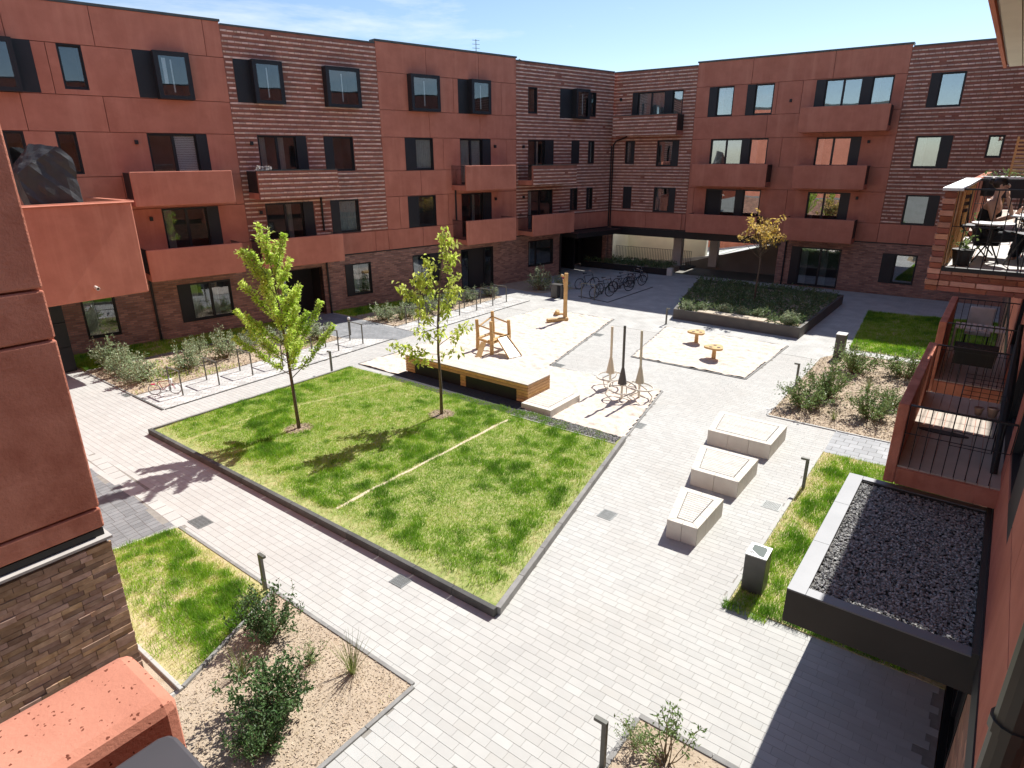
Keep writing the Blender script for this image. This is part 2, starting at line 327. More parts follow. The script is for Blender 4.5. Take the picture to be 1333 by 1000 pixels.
def bay(root, x0, x1, z0, z1, d=.42, side=.18, twin=False):
    "projecting dark metal window box"
    f = MB(); t = .05
    f.box(x0, x0+t, -d, .05, z0, z1).box(x1-t, x1, -d, .05, z0, z1).box(x0+t, x1-t, -d, .05, z1-t, z1).box(x0+t, x1-t, -d, .05, z0, z0+t)
    a, b = x0+t, x1-t; w = .12
    slab(f, [(a, a+w, z0+t, z1-t), (b-w, b, z0+t, z1-t), (a+w, b-w, z1-t-w, z1-t), (a+w, b-w, z0+t, z0+t+w*.7)], -d+.01, -d+.06)
    fo = f.build('bay_window', SHUT, root)
    MB().box(a+w-.01, b-w+.01, -d+.03, -d+.04, z0+t+w*.6, z1-t-w+.01).build('pane', GLASS, fo)
    xm = a+w+(b-a-2*w)*.42; q = MB().box(xm, xm+.05, -d+.045, -d+.06, z0+.25, z1-.3)
    if twin: q.box(xm-.3, xm-.16, -d+.05, -d+.06, z0+.55, z1-.25)
    q.build('blind_cord', BLND, fo)
    r = MB(); c, dd, e, g = -d+.07, .9, z0+t, z1-t
    r.add([(a, c, e), (b, c, e), (b, c, g), (a, c, g), (a, dd, e), (b, dd, e), (b, dd, g), (a, dd, g)], [(4, 5, 6, 7), (0, 4, 7, 3), (1, 2, 6, 5), (3, 7, 6, 2), (0, 1, 5, 4)])
    r.build('room', ROOM, fo)
    return fo
def courses(mb, rects_fn, x0, x1, z0, z1, y, pitch=.2, h=.074, proud=.028, seed=1):
    "protruding pale clinker courses, broken into bricks"
    rr = random.Random(seed); z = z0+.06
    while z+h < z1:
        for a, b, c, d in rects_fn(z, z+h):
            x = a-(rr.random()*.3)
            while x < b:
                w = rr.choice([.29, .29, .29, .145]); p, q = max(x, a+.01), min(x+w-.022, b-.01)
                if q-p > .05 and rr.random() > .012: mb.box(p, q, y-proud-rr.uniform(0, .008), y+.01, z, z+h*rr.uniform(.8, 1))
                x += w
        z += pitch
def railing(mb, pts, z0, z1, step=.11, r=.009):
    for (xa, ya), (xb, yb) in zip(pts, pts[1:]):
        L = math.hypot(xb-xa, yb-ya); n = max(1, round(L/step))
        mb.bar((xa, ya, z1), (xb, yb, z1), .045, .02).bar((xa, ya, z0+.06), (xb, yb, z0+.06), .03, .015)
        for i in range(n+1):
            x, y = xa+(xb-xa)*i/n, ya+(yb-ya)*i/n; mb.bar((x, y, z0), (x, y, z1), r*2, r*2)
    return mb
def balcony(root, x0, x1, z0, z1, d, clinker=False, solid=()):
    s = MB().box(x0, x1, -d+.125, -.003, z0+.01, z0+.27); so = s.build('balcony', STUC, root)
    if clinker:
        MB().box(x0, x1, -d, -d+.12, z0, z1-.035).build('parapet', CLD, so)
        m = MB(); courses(m, lambda a, b: [(x0, x1, a, b)], x0, x1, z0-.02, z1-.06, -d, seed=int(x0*10)+99); tag(m.build('clinker_course', CLL, so), kind='stuff')
        MB().box(x0-.01, x1+.01, -d-.03, -d+.14, z1-.034, z1).build('coping', COP, so)
    else:
        MB().box(x0, x1, -d, -d+.12, z0, z1).build('parapet', STUC, so, bev=.03)
    for i, x in enumerate((x0+.03, x1-.03)):
        m = MB()
        if i in solid: m.box(x-.01, x+.01, -d+.13, -.02, z0+.28, z1-.04)
        else: railing(m, [(x, -d+.14), (x, -.03)], z0+.27, z1-.02)
        m.build('railing', ANTH, so)
    return so
def lamp(root, x, z): MB().box(x-.06, x+.06, -.14, -.002, z-.08, z+.08).build('wall_lamp', ANTH, root, bev=.01)
def downpipe(root, x, z0, z1, y=-.07, r=.05): MB().tube([(x, y, z0), (x, y, z1)], r, 8).build('downpipe', ANTH, root)
def panels(root, x0, x1, z0, z1, ops, vj, m=None, y0=-.03, y1=.10, gap=.022):
    "stucco panels between recessed joints"
    m = m or STUC; xs = [x0]+[v for v in sorted(vj) if x0+.2 < v < x1-.2]+[x1]
    for a, b in zip(xs, xs[1:]):
        rs = decomp(a+gap/2, b-gap/2, z0+gap/2, z1-gap/2, ops)
        while rs:
            grp = [rs.pop()]; more = True
            while more:
                more = False
                for q in list(rs):
                    if any(q[0] <= g[1]+1e-4 and q[1] >= g[0]-1e-4 and q[2] <= g[3]+1e-4 and q[3] >= g[2]-1e-4 for g in grp): grp.append(q); rs.remove(q); more = True
            if max(g[1] for g in grp)-min(g[0] for g in grp) > .06: slab(MB(), grp, y0, y1).build('stucco_panel', m, root)
def facade(root, ops, x0, x1, ztop, secs, gf_ops=(), gfz=2.86, coping=True):
    "backing wall, ground-floor brick, stucco panels and clinker courses"
    allo = list(ops)+list(gf_ops)
    slab(MB(), decomp(x0, x1, gfz+.06, ztop-.08, allo), .101, .35).build('wall', STUC, root)
    slab(MB(), decomp(x0, x1, -.3, gfz, allo), .0, .30).build('brick_plinth', GFB, root)
    slab(MB(), decomp(x0, x1, gfz+.002, gfz+.058, allo), -.02, .30).build('flashing', ANTH, root)
    for kind, a, b, top, vj in secs:
        if kind == 'stucco':
            zz = [gfz+.06, 3.97, 5.66, 6.96, 8.61, 9.9, 11.63, top]
            for i, (p, q) in enumerate(zip(zz, zz[1:])): panels(root, a, b, p, q, ops, vj[i % len(vj)] if isinstance(vj[0], (list, tuple)) else vj)
            MB().box(a-.04, b+.04, -.07, .45, top, top+.09).build('coping', COP, root)
        else:
            panels(root, a, b, gfz+.06, 3.97, ops, vj)
            slab(MB(), decomp(a, b, 3.98, top, ops), -.012, .10).build('clinker_wall', CLD, root)
            m = MB(); courses(m, lambda c, d: decomp(a, b, c, d, [(o[0]-.02, o[1]+.02, o[2]-.05, o[3]+.05) for o in ops]), a, b, 3.98, top, -.012, seed=int(abs(a)*7))
            tag(m.build('clinker_course', CLL, root), kind='stuff')
            MB().box(a+.04, b-.04, -.05, .45, top, top+.07).build('coping', COP, root)

# ================================================================ left block
aL = R(-11.781); nLv = (math.sin(-aL), math.cos(aL)); EL = (30.5*nLv[0], 30.5*nLv[1], 0)
def Lp(x, y=0, z=0): return Vector((EL[0]+x*math.cos(aL)-y*math.sin(aL), EL[1]+x*math.sin(aL)+y*math.cos(aL), z))
LB = thing('apartment_building', 'long four storey stucco and clinker block with projecting dark bay windows on top', 'apartment building', EL, aL)
wl = []   # openings (x0,x1,z0,z1,layout)
def wn(*a): wl.append(a)
PP = [('P', 1), ('P', 1)]
wn(3.03, 3.57, 9.92, 11.65, [('S', 1)]); wn(4.33, 5.12, 10.09, 11.62, [('P', 1)])
wn(6.8, 7.5, 9.92, 11.65, [('S', 1)]); wn(10.63, 11.36, 9.92, 11.63, [('S', 1)]); wn(22.51, 23.2, 9.89, 11.62, [('S', 1)])
wn(27.72, 28.46, 10.08, 11.54, [('P', 1)]); wn(30.42, 31.5, 9.89, 11.6, [('S', 1)]); wn(33.1, 33.75, 10.08, 11.54, [('S', .4), ('P', 1)])
wn(.35, 2.72, 6.9, 8.6, [('B', 1.5), ('P', .5)]); wn(3.69, 4.36, 7.07, 8.6, [('P', 1)])
wn(6.78, 9.09, 6.15, 8.6, [('P', .98), ('B', .9), ('S', .45)]); wn(11.25, 13.54, 6.15, 8.6, [('H', .9), ('P', .9), ('S', .52)]); wn(14.42, 15.97, 7.0, 8.6, [('S', .42), ('P', 1)])
wn(18.94, 20.74, 6.96, 8.6, [('S', .62), ('C', 1)]); wn(22.55, 24.77, 6.15, 8.6, [('C', .8), ('C', .8), ('S', .62)])
wn(27.73, 29.9, 6.15, 8.6, [('P', .7), ('H', .7), ('S', .75)]); wn(31.53, 32.26, 7.17, 8.6, [('S', 1)]); wn(33.13, 33.73, 7.16, 8.6, [('S', .35), ('C', .65)])
wn(6.8, 9.1, 3.2, 5.64, [('H', .95), ('P', .8), ('S', .5)]); wn(11.2, 13.54, 3.2, 5.64, [('P', .9), ('H', .8), ('S', .5)]); wn(14.44, 15.99, 4.0, 5.64, [('S', .42), ('C', 1)])
wn(18.92, 20.76, 3.98, 5.64, [('S', .62), ('P', 1)]); wn(22.53, 24.77, 3.2, 5.64, [('P', .75), ('P', .8), ('S', .65)]); wn(27.72, 29.88, 3.2, 5.64, PP)
wn(31.52, 32.22, 4.22, 5.64, [('S', .4), ('H', 1)]); wn(33.1, 33.72, 4.2, 5.64, [('S', .35), ('P', .65)])
gl = []
def wg(*a): gl.append(a)
wg(3.2, 4.42, .6, 2.38, [('P', 1)]); wg(6.85, 9.12, .68, 2.38, [('S', .5), ('P', .85), ('P', .85)]); wg(14.9, 16.41, .72, 2.4, [('S', .42), ('P', 1)])
wg(19.03, 20.9, .84, 2.46, [('P', 1.15), ('S', .75)]); wg(22.39, 24.84, .06, 2.46, [('P', .6), ('D', 1.1), ('P', .6)]); wg(27.78, 30.02, .84, 2.5, [('H', .7), ('P', 1.4)])
bays = [(1.45, 3.0), (7.45, 8.77), (11.3, 12.62), (14.67, 16.42), (19.3, 21.08), (23.2, 24.55), (31.5, 32.75)]
bo = [(a, b, 9.9, 11.64) for a, b in bays]
lob = [(11.55, 13.62, -.05, 2.42), (30.7, 35.3, -.05, 2.55)]   # entrance recesses
facade(LB, [w[:4] for w in wl]+bo, -14, 35.5, 12.85,
       [('stucco', -14, 10.27, 12.98, [[0.7, 4.0, 7.26]]*2+[[1, 5.6, 9.9]]+[[.7, 4.0, 7.26], [2.9, 5.5], [.7, 4.0, 7.26], [2.9, 5.6, 9.6]]+[[.7, 4.0, 7.26]]),
        ('clinker', 10.27, 17.58, 12.86, [13.4, 16.8]),
        ('stucco', 17.58, 26.75, 12.98, [[19.8, 22.1], [18.4, 21.6], [19.84, 22.2], [21.4, 26.0], [20.56, 24.0], [22.2, 25.6], [20.51, 23.98]]),
        ('clinker', 26.75, 35.5, 12.84, [30.6, 33.2])], [w[:4] for w in gl]+lob)
for w in wl+gl: window(LB, *w[:4], w[4])
for i, (a, b) in enumerate(bays): bay(LB, a, b, 9.9, 11.64, .42, twin=(i == 1))
for a in ((5.62, 9.47, 5.83, 7.14, 1.4, False, (0,)), (5.66, 9.46, 2.84, 4.13, 1.4, False, ()), (10.53, 14.31, 5.88, 7.12, 1.4, True, (0,)), (10.3, 14.29, 2.84, 4.15, 1.4, False, ()),
          (21.88, 25.52, 5.86, 7.18, 1.4, False, ()), (21.84, 25.55, 2.9, 4.24, 1.4, False, ()), (26.88, 30.63, 6.0, 7.15, 1.4, True, ()), (26.9, 30.55, 2.98, 4.25, 1.4, False, ())): balcony(LB, *a)
for x, z in ((6.35, 8.25), (10.95, 8.25), (6.35, 5.25), (10.95, 5.25), (25.05, 8.2), (25.05, 5.25), (27.3, 8.2), (27.3, 5.25)): lamp(LB, x, z)
downpipe(LB, 5.84, 0, 2.84); downpipe(LB, 13.9, 0, 2.8); downpipe(LB, 13.95, 4.2, 5.85); downpipe(LB, 22.1, 4.2, 5.85); downpipe(LB, 30.67, 0, 2.9); downpipe(LB, 35.4, 2.95, 8.3, -.1)
# entrance recesses
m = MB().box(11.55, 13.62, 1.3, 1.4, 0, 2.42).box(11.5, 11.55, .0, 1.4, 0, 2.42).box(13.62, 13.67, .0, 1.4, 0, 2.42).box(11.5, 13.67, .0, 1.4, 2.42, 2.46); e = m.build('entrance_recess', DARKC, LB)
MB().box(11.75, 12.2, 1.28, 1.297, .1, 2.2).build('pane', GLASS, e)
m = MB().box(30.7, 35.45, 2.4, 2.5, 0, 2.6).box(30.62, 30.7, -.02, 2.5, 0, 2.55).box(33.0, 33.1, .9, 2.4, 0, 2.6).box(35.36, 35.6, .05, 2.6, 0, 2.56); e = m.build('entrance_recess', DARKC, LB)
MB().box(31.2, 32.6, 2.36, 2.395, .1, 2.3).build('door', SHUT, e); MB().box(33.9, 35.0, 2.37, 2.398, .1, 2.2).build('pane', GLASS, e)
can = MB().box(30.7, 35.3, -1.5, 2.4, 2.56, 2.86).build('entrance_canopy', ANTH, LB)
# mass and roof
MB().box(-14, 35.5, 2.6, 13, -.2, 12.6).build('rear_mass', STUC, LB); MB().box(-14, 35.5, .352, 2.6, 12.3, 12.6).build('roof', COP, LB)
MB().box(-14, 30.5, .31, 2.6, 2.75, 2.85).build('floor_slab', CONC, LB)
# window sill flowers on the clinker balcony
# ================================================================ right block
aR = R(-88.759); nRv = (-math.sin(aR), math.cos(aR)); ER = (41.8*nRv[0], 41.8*nRv[1], 0)
def Rp(x, y=0, z=0): return Vector((ER[0]+x*math.cos(aR)-y*math.sin(aR), ER[1]+x*math.sin(aR)+y*math.cos(aR), z))
RB = thing('apartment_building', 'shaded red stucco block at the far end with a pillared passage beneath', 'apartment building', ER, aR)
wl = []; gl = []
wn(-20.47, -16.96, 9.1, 11.58, [('S', .4), ('C', .95), ('C', .95), ('S', .55), ('P', .7)]); wn(-15.28, -13.75, 9.9, 11.6, [('S', .5), ('P', 1)]); wn(-12.97, -11.4, 9.9, 11.6, [('S', .45), ('P', 1)])
wn(-9.14, -5.29, 9.1, 11.6, [('S', .55), ('P', 1), ('P', 1), ('S', .55), ('P', 1.1)]); wn(-3.64, -2.13, 9.92, 11.56, [('S', .4), ('P', 1)])
wn(-20.81, -20.13, 7.12, 8.6, [('P', .6), ('S', .4)]); wn(-18.5, -16.98, 6.97, 8.6, [('P', 1), ('S', .4)]); wn(-14.89, -11.38, 6.15, 8.6, [('P', 1), ('P', 1), ('S', .5), ('H', 1.1)])
wn(-8.7, -6.38, 6.15, 8.58, [('P', .9), ('P', .9), ('S', .5)]); wn(-3.78, -2.12, 6.93, 8.55, [('P', 1), ('S', .42)]); wn(-.62, .05, 7.44, 8.52, [('P', 1)])
wn(-20.81, -20.18, 4.16, 5.66, [('S', 1)]); wn(-18.51, -16.98, 4.02, 5.64, [('P', 1), ('S', .4)]); wn(-14.9, -11.45, 3.2, 5.62, [('D', 1), ('P', 1), ('S', .5), ('P', 1.1)])
wn(-8.74, -6.46, 3.2, 5.58, [('H', .9), ('P', .9), ('S', .5)]); wn(-3.71, -2.13, 3.95, 5.55, [('P', 1), ('S', .42)])
wg(-9.2, -6.42, .05, 2.38, [('S', .55), ('P', 1.2), ('P', 1.2)]); wg(-4.29, -2.56, .67, 2.34, [('S', .62), ('P', 1)])
PAS = (-21.6, -10.0, -.3, 2.36)
facade(RB, [w[:4] for w in wl], -21.9, 3.5, 12.84,
       [('clinker', -21.9, -16.12, 12.84, [-19, -16.4]), ('stucco', -16.12, -4.72, 13.0, [[-12.8, -9.8], [-15.7, -9.9], [-12.8, -6.05], [-10.6], [-11.6, -8.4], [-11.2, -9.85], [-12.77, -8.34]]), ('clinker', -4.72, 3.5, 12.86, [-3.2, 0])], [w[:4] for w in gl]+[PAS])
for w in wl+gl: window(RB, *w[:4], w[4], glass=GLASS2)
for a in ((-21.25, -16.78, 8.88, 10.14, 1.2, True, (1,)), (-9.55, -5.08, 8.82, 10.14, 1.2, False, (1,)), (-15.57, -10.95, 5.82, 7.14, 1.2, False, (1,)), (-9.48, -5.7, 5.8, 7.08, 1.2, False, (1,)), (-15.62, -11.2, 2.94, 4.11, 1.2, False, (1,)), (-9.6, -5.85, 2.85, 4.16, 1.2, False, (1,))): balcony(RB, *a)
for x, z in ((-10.4, 10.6), (-6.0, 8.3), (-6.1, 5.3), (-21.3, 11.2)): lamp(RB, x, z)
MB().tube([(-21.7, -.09, 2.95), (-21.7, -.09, 8.35), (-21.5, -.12, 8.6), (-20.6, -.35, 8.85)], .05, 8).build('downpipe', ANTH, RB); downpipe(RB, -9.55, 0, 2.85)
MB().box(-21.6, -9.9, -.035, .30, 2.365, 2.855).build('passage_fascia', ANTH, RB)
MB().box(-21.9, -9.9, .31, 5.2, 2.45, 2.7).box(-17.0, -9.9, 5.201, 8.6, 2.45, 2.7).build('passage_ceiling', DARKC, RB)  # second slab is an unseen extension added to shade the sloping parapet
MB().box(-10.0, -9.7, .302, 9.5, -.1, 2.44).build('passage_wall', CONC, RB)
for x, w, yy in ((-17.8, .62, 2.4), (-15.9, .6, 4.6)): MB().box(x, x+w, yy, yy+.45, -.1, 2.44).build('passage_pillar', CONC, RB)
MB().box(-9.65, 3.5, 1.6, 9.5, -.2, 2.9).build('rear_mass', STUC, RB); MB().box(-21.9, 3.5, 1.6, 3.0, 2.95, 12.6).build('rear_bounce_wall', RENDER, RB); MB().box(-21.9, 3.5, .352, 1.6, 12.3, 12.6).build('roof', COP, RB)  # upper rear wall is unseen, made pale to bounce light into the passage
# white number plate characters on the passage fascia
def text(name, s, size, mt, parent, M_):
    cu = bpy.data.curves.new(name, 'FONT'); cu.body = s; cu.size = size; cu.extrude = .004; cu.align_x = 'CENTER'; cu.align_y = 'CENTER'
    t = bpy.data.objects.new(name, cu); bpy.context.view_layer.update(); COL.objects.link(t); bpy.context.view_layer.update()
    me = bpy.data.meshes.new_from_object(t.evaluated_get(bpy.context.evaluated_depsgraph_get())); bpy.data.objects.remove(t)
    o = obj(name, me, mt, parent); o.matrix_local = M_; return o
WHITE = mat('white_paint', (.75, .75, .73), .5)
text('house_number', '26', .42, WHITE, RB, Matrix.Translation((-21.2, -.045, 2.6))@Matrix.Rotation(R(90), 4, 'X'))
# ================================================================ near left wing
KERB0 = mat('plinth_cap_stone', (.50, .47, .43), .8, (.42, .39, .36), 3., 1.)
WB = thing('apartment_building', 'stucco wing with a brown brick plinth, cut off by the frame at the lower left', 'apartment building', (0, 8.6, 0), 0)
X1 = 2.43
slab(MB(), [(-6, X1, 3.05, 12.9)], .08, .3).build('wall', STUCN, WB)
for a, b in ((3.06, 3.36), (3.36, 5.62), (5.62, 6.21), (6.21, 8.6), (8.6, 12.9)):
    m = MB().box(-6, X1, .0, .08, a+.012, b-.012); m.build('stucco_panel', STUCN, WB, bev=.024)
MB().box(-6, X1+.03, -.075, .3, 2.915, 2.95).build('plinth_cap', KERB0, WB); MB().box(-6, X1-.02, .03, .3, 2.951, 3.05).build('flashing', ANTH, WB)
MB().box(-6, X1-.03, -.02, .3, -.2, 2.895).build('brick_backing', MORT, WB)
rr = random.Random(3); z = .0; row = 0; stuffm = MB(); n = 0
while z < 2.83:
    x = X1-.012-(rr.random()*.2)
    first = True; xe = X1
    while xe > -1.2:
        w = rr.choice([.14, .24, .24, .29, .34]); xs = xe-w
        b = MB(); p = rr.uniform(.0, .016)+(.014 if rr.random() < .12 else 0); ex = rr.uniform(0, .01) if first else 0
        if xe > .95 and n < 295:
            b.box(xs+.003, xe-.003+ex, -.045-p, -.021, z+.003, z+.0705); b.build('brick', BRK, WB); n += 1
        else: stuffm.box(xs+.003, xe-.003, -.045-p, -.021, z+.003, z+.0705)
        first = False; xe = xs
    z += .0735; row += 1
tag(stuffm.build('bricks', BRK, WB), kind='stuff')
# court-facing side of the wing and the storey-high annex on its end
m = MB().box(X1-.3, X1-.001, .31, 16.2, 3.06, 12.9); m.build('wall', STUC, WB); MB().box(X1-.3, X1-.02, .31, 16.2, -.2, 2.9).build('brick_plinth', GFB, WB)
MB().box(-6, X1, .302, 16.2, 12.6, 12.9).build('roof', COP, WB)
AN = MB().box(2.2, 10.30, 16.3, 16.46, 2.95, 6.2).build('annex_front', STUC, WB, bev=.05)
MB().box(10.14, 10.30, 16.461, 20.0, 2.95, 6.2).build('annex_side', STUC, WB, bev=.015)
MB().box(2.2, 10.13, 16.461, 20.6, 2.96, 3.2).build('annex_soffit', STUC, WB); MB().box(2.2, 10.13, 16.461, 20.8, 5.2, 5.35).build('terrace_floor', CONC, WB)
MB().box(2.2, 10.34, 16.27, 16.49, 6.201, 6.235).box(10.11, 10.34, 16.491, 20.0, 6.201, 6.235).build('coping', STUC, WB)
MB().box(2.2, 9.0, 21.1, 21.25, 5.3, 6.6).build('terrace_parapet', STUC, WB, bev=.012)
MB().add([(2.2, 16.29, 6.236), (2.2, 16.215, 6.175), (10.36, 16.215, 6.175), (10.36, 16.29, 6.236), (2.2, 16.29, 6.175), (10.36, 16.29, 6.175)], [(0, 1, 2, 3), (1, 4, 5, 2), (0, 4, 1), (3, 2, 5)]).build('drip_edge', STUC, WB)
MB().tube([(8.55, 16.32, 3.4), (8.55, 16.08, 3.36)], .055, 10, False).ring((8.55, 16.08, 3.36), .055, .012, (0, 1, .1), 12, 5).build('drain_spout', CONC, WB)
# entrance pier below the annex
t = thing('entrance_pier', 'dark grey three panel pier standing under the corner of the stucco annex', 'pier', (7.85, 27.25, 0), 0)
for i in range(3): MB().box(-.22, .22, -.12, .5, .02+i*.95, .02+i*.95+.935).build('panel', SHUT, t, bev=.006)
# ================================================================ camera-side block
CB = thing('apartment_building', 'stucco facade seen edge-on at the right border, carrying stacked balconies and an entrance canopy', 'apartment building', (0, -.72, 0), PI)
wl = []; gl = []
wn(-10.3, -7.6, 3.75, 5.64, [('P', 1), ('S', .6)]); wn(-13.4, -10.9, 3.2, 5.64, PP); wn(-19.2, -16.8, 3.2, 5.64, PP); wn(-13.4, -10.9, 6.15, 8.6, PP); wn(-19.2, -16.8, 6.15, 8.6, PP)
wn(-26, -24, 3.9, 5.64, PP); wn(-26, -24, 6.9, 8.6, PP); wn(-33, -31, 3.9, 5.64, PP); wn(-33, -31, 6.9, 8.6, PP); wn(-10, -8.2, 9.9, 11.6, PP); wn(-18, -16, 9.9, 11.6, PP); wn(-30, -28, 9.9, 11.6, PP)
wg(-9.9, -7.3, .05, 2.3, [('P', .7), ('D', 1), ('P', .7)]); wg(-22, -20, .7, 2.3, PP); wg(-30, -28, .7, 2.3, PP)
facade(CB, [w[:4] for w in wl], -41.2, -1.2, 12.85, [('stucco', -41.2, -1.2, 12.98, [[-4.6, -11.2, -15, -22, -29, -36], [-6.5, -15, -22, -29, -36]])], [w[:4] for w in gl], gfz=2.5)
for w in wl+gl: window(CB, *w[:4], w[4])
MB().box(-41, -1.2, -.045, -.031, 2.56, 2.9).build('flashing', ANTH, CB)
MB().box(-41.2, 8, 1.6, 10, -.2, 12.6).build('rear_mass', STUC, CB)
MB().box(-1.19, 8, .1, .35, -.2, 12.9).build('wall', STUC, CB)
# ================================================================ ground
PAVE = mat('pale_paver', (.515, .512, .485), .8, (.465, .463, .44), 3., 1., .2, 110, isl=.05, spec=.25, dirt=(.45, (.46, .44, .40), .5, .85), big=(.3, (.44, .43, .405), .7))
PAVD = mat('grey_paver', (.235, .24, .245), .8, (.19, .195, .2), 4., 1., .25, 110, isl=.13, spec=.25)
JOINT = mat('paving_joint', (.30, .285, .255), .95, (.24, .225, .20), 8., 1., obj_rand=False)
FARP = brickmat('far_paving', (.49, .485, .46), (.45, .445, .42), (.36, .35, .33), .30, .15, .008, .15, 'yx')
COBB = brickmat('diagonal_cobbles', (.62, .61, .585), (.40, .40, .39), (.33, .31, .28), .30, .15, .012, .4, 'diag', .5)
PATHM = brickmat('grey_path_paving', (.27, .28, .29), (.22, .23, .24), (.14, .14, .14), .3, .15, .008, .2, 'yx')
KERB = mat('kerb_stone', (.30, .295, .28), .88, (.22, .215, .205), 4., 1., .4, 80, isl=.1)
KERBD = mat('dark_kerb_stone', (.115, .115, .11), .85, (.075, .075, .072), 3., 1., .4, 60, isl=.15)
SOIL = mat('dry_soil', (.50, .405, .30), .97, (.42, .335, .245), 2.5, 1., .9, 35, dirt=(5., (.40, .30, .20), .55, .75))
STRAW = mat('thin_turf_soil', (.58, .47, .30), .97, (.44, .40, .17), 3.5, 1., .8, 40, dirt=(9., (.30, .30, .08), .5, .7))
SAND = mat('play_sand', (.70, .625, .55), .97, (.63, .545, .46), 3.5, 1., .9, 14, dirt=(7., (.50, .40, .32), .54, .74), obj_rand=False)
GROUND = mat('ground', (.24, .23, .21), .95, (.18, .18, .15), .2, 1.)
struct('ground', MB().box(-300, 300, -300, 300, -.5, -.45), GROUND)
LAWN = [(7.04, 18.68), (7.04, 5.82), (14.80, 7.42), (14.42, 18.74)]
SAND1 = [(15.02, 7.45), (19.17, 8.24), (19.2, 12.88), (27.2, 14.5), (27.12, 18.65), (15.0, 19.0)]
SAND2 = [(27.4, 11.74), (22.2, 10.85), (22.2, 6.36), (27.4, 6.3)]
PLANT = [(29.15, 12.2), (28.93, 6.2), (37.6, 6.15), (37.6, 14.3)]
BED1 = [(1.2, 8.3), (2.86, 8.50), (5.0, 9.42), (5.0, 5.78), (1.2, 5.78)]
LAWN2 = [(2.86, 13.42), (5.0, 13.05), (5.0, 9.47), (2.86, 8.56)]
BED2 = [(2.0, 2.73), (6.55, 2.73), (6.55, .6), (2.0, .6)]
BED3 = [(19.2, -.7), (19.2, 4.66), (26.5, 4.75), (27.7, 4.2), (27.9, -.7)]
LAWN3 = [(9.8, 2.6), (17.42, 2.68), (17.5, -.7), (9.8, -.7)]
LAWN4 = [(28.5, 4.12), (36.4, 4.7), (37.3, -.7), (28.5, -.7)]
def wy(x): return (30.5-.204*x)/.979     # foot of the left block at X = x
BEDL = [(8.2, 26.6), (8.15, 22.5), (17.0, 22.6), (17.0, 26.1)]
LAWNL = [(8.2, wy(8.2)), (8.2, 26.66), (17.0, 26.2), (17.0, wy(17.0))]
COB1 = [(8.12, 22.44), (8.15, 20.38), (18.3, 20.7), (17.05, 22.54)]
PATH = [(17.1, wy(17.1)), (17.1, 22.6), (18.35, 20.4), (19.65, 20.4), (19.85, wy(19.85))]
COB2 = [(19.75, 20.42), (28.3, 20.4), (28.35, 22.2), (19.8, 22.2)]
BEDM = [(19.92, 22.26), (28.2, 22.26), (28.3, 24.6), (19.92, 25.4)]
LAWNM = [(19.95, 25.45), (28.3, 24.65), (28.3, wy(28.3)), (19.95, wy(19.95))]
BEDF = [(30.4, 21.0), (32.9, 20.1), (33.1, wy(33.1)), (30.4, wy(30.4))]
DARKP = [(2.5, 13.5), (4.98, 13.08), (5.02, 18.4), (5.18, 18.6), (2.5, 21.5)]
LBORD = [(4.99, 13.08), (5.30, 13.06), (5.48, 18.9), (5.2, 18.6)]
NOPAVE = [LAWN, SAND1, SAND2, PLANT, BED1, LAWN2, BED2, BED3, LAWN3, LAWN4, BEDL, LAWNL, COB1, PATH, COB2, BEDM, LAWNM, BEDF, DARKP, LBORD]
pav = struct('pavement', MB().box(-3, 26.2, -.7, 31, -.3, -.0045), JOINT)
struct('far_pavement', MB().prism([(26.202, -.7), (41.75, -.7), (41.2, 24), (41.0, 25), (26.202, 27)], -.3, -.001), FARP)
# pavers 15 x 30 cm, long side across the court, running bond
px, py = .15, .30; cells = []
for i in range(int((26.2+2.2)/px)):
    x = -2.2+px*(i+.5); off = (i*.37 % 1)*py if i % 3 else .14
    ys = np.arange(-.7+off % py+py/2, 29.5, py); cells.append(np.column_stack([np.full(len(ys), x), ys]))
P = np.vstack(cells); keep = np.ones(len(P), bool)
for pl in NOPAVE: keep &= ~inpolyv(P, pl)
keep &= ~((P[:, 0] < 2.35) & (P[:, 1] > 8.3)) & (P[:, 1] < (30.4-.204*P[:, 0])/.979)
P = P[keep]
def proj(p):
    d = p-np.array([0, 0, 7.6]); c = d@_f; return 666.5+819.24*(d@_r)/np.maximum(c, .01), 500-819.24*(d@_u)/np.maximum(c, .01), c
u_, v_, c_ = proj(np.column_stack([P, np.zeros(len(P))])); vis = (u_ > -10) & (u_ < 1343) & (v_ < 1010) & (c_ > .5)
P = P[vis]; c_ = c_[vis]; order = np.argsort(c_); P = P[order]
pm = MB(); hx, hy, ch = px/2-.0021, py/2-.0018, .0012
pm.add([(-hx, -hy, -.02), (hx, -hy, -.02), (hx, hy, -.02), (-hx, hy, -.02), (-hx, -hy, -ch), (hx, -hy, -ch), (hx, hy, -ch), (-hx, hy, -ch), (-hx+ch, -hy+ch, 0), (hx-ch, -hy+ch, 0), (hx-ch, hy-ch, 0), (-hx+ch, hy-ch, 0)],
       [(0, 1, 5, 4), (1, 2, 6, 5), (2, 3, 7, 6), (3, 0, 4, 7), (4, 5, 9, 8), (5, 6, 10, 9), (6, 7, 11, 10), (7, 4, 8, 11), (8, 9, 10, 11)])
pme = pm.mesh('paver'); pme.materials.append(PAVE)
for x, y in P[:300]: obj('paver', pme, None, pav, loc=(x, y, rng.uniform(-.0004, .0004)))
Q = P[300:]; V0 = np.array(pm.v); F0 = np.array(pm.f)
V = (V0[None]+np.column_stack([Q, rng.uniform(-.0005, .0005, len(Q))])[:, None, :]).reshape(-1, 3); F = (F0[None]+(np.arange(len(Q))*12)[:, None, None]).reshape(-1, 4)
tag(obj('pavers', npmesh('pavers', V, F), PAVE, pav), kind='stuff')
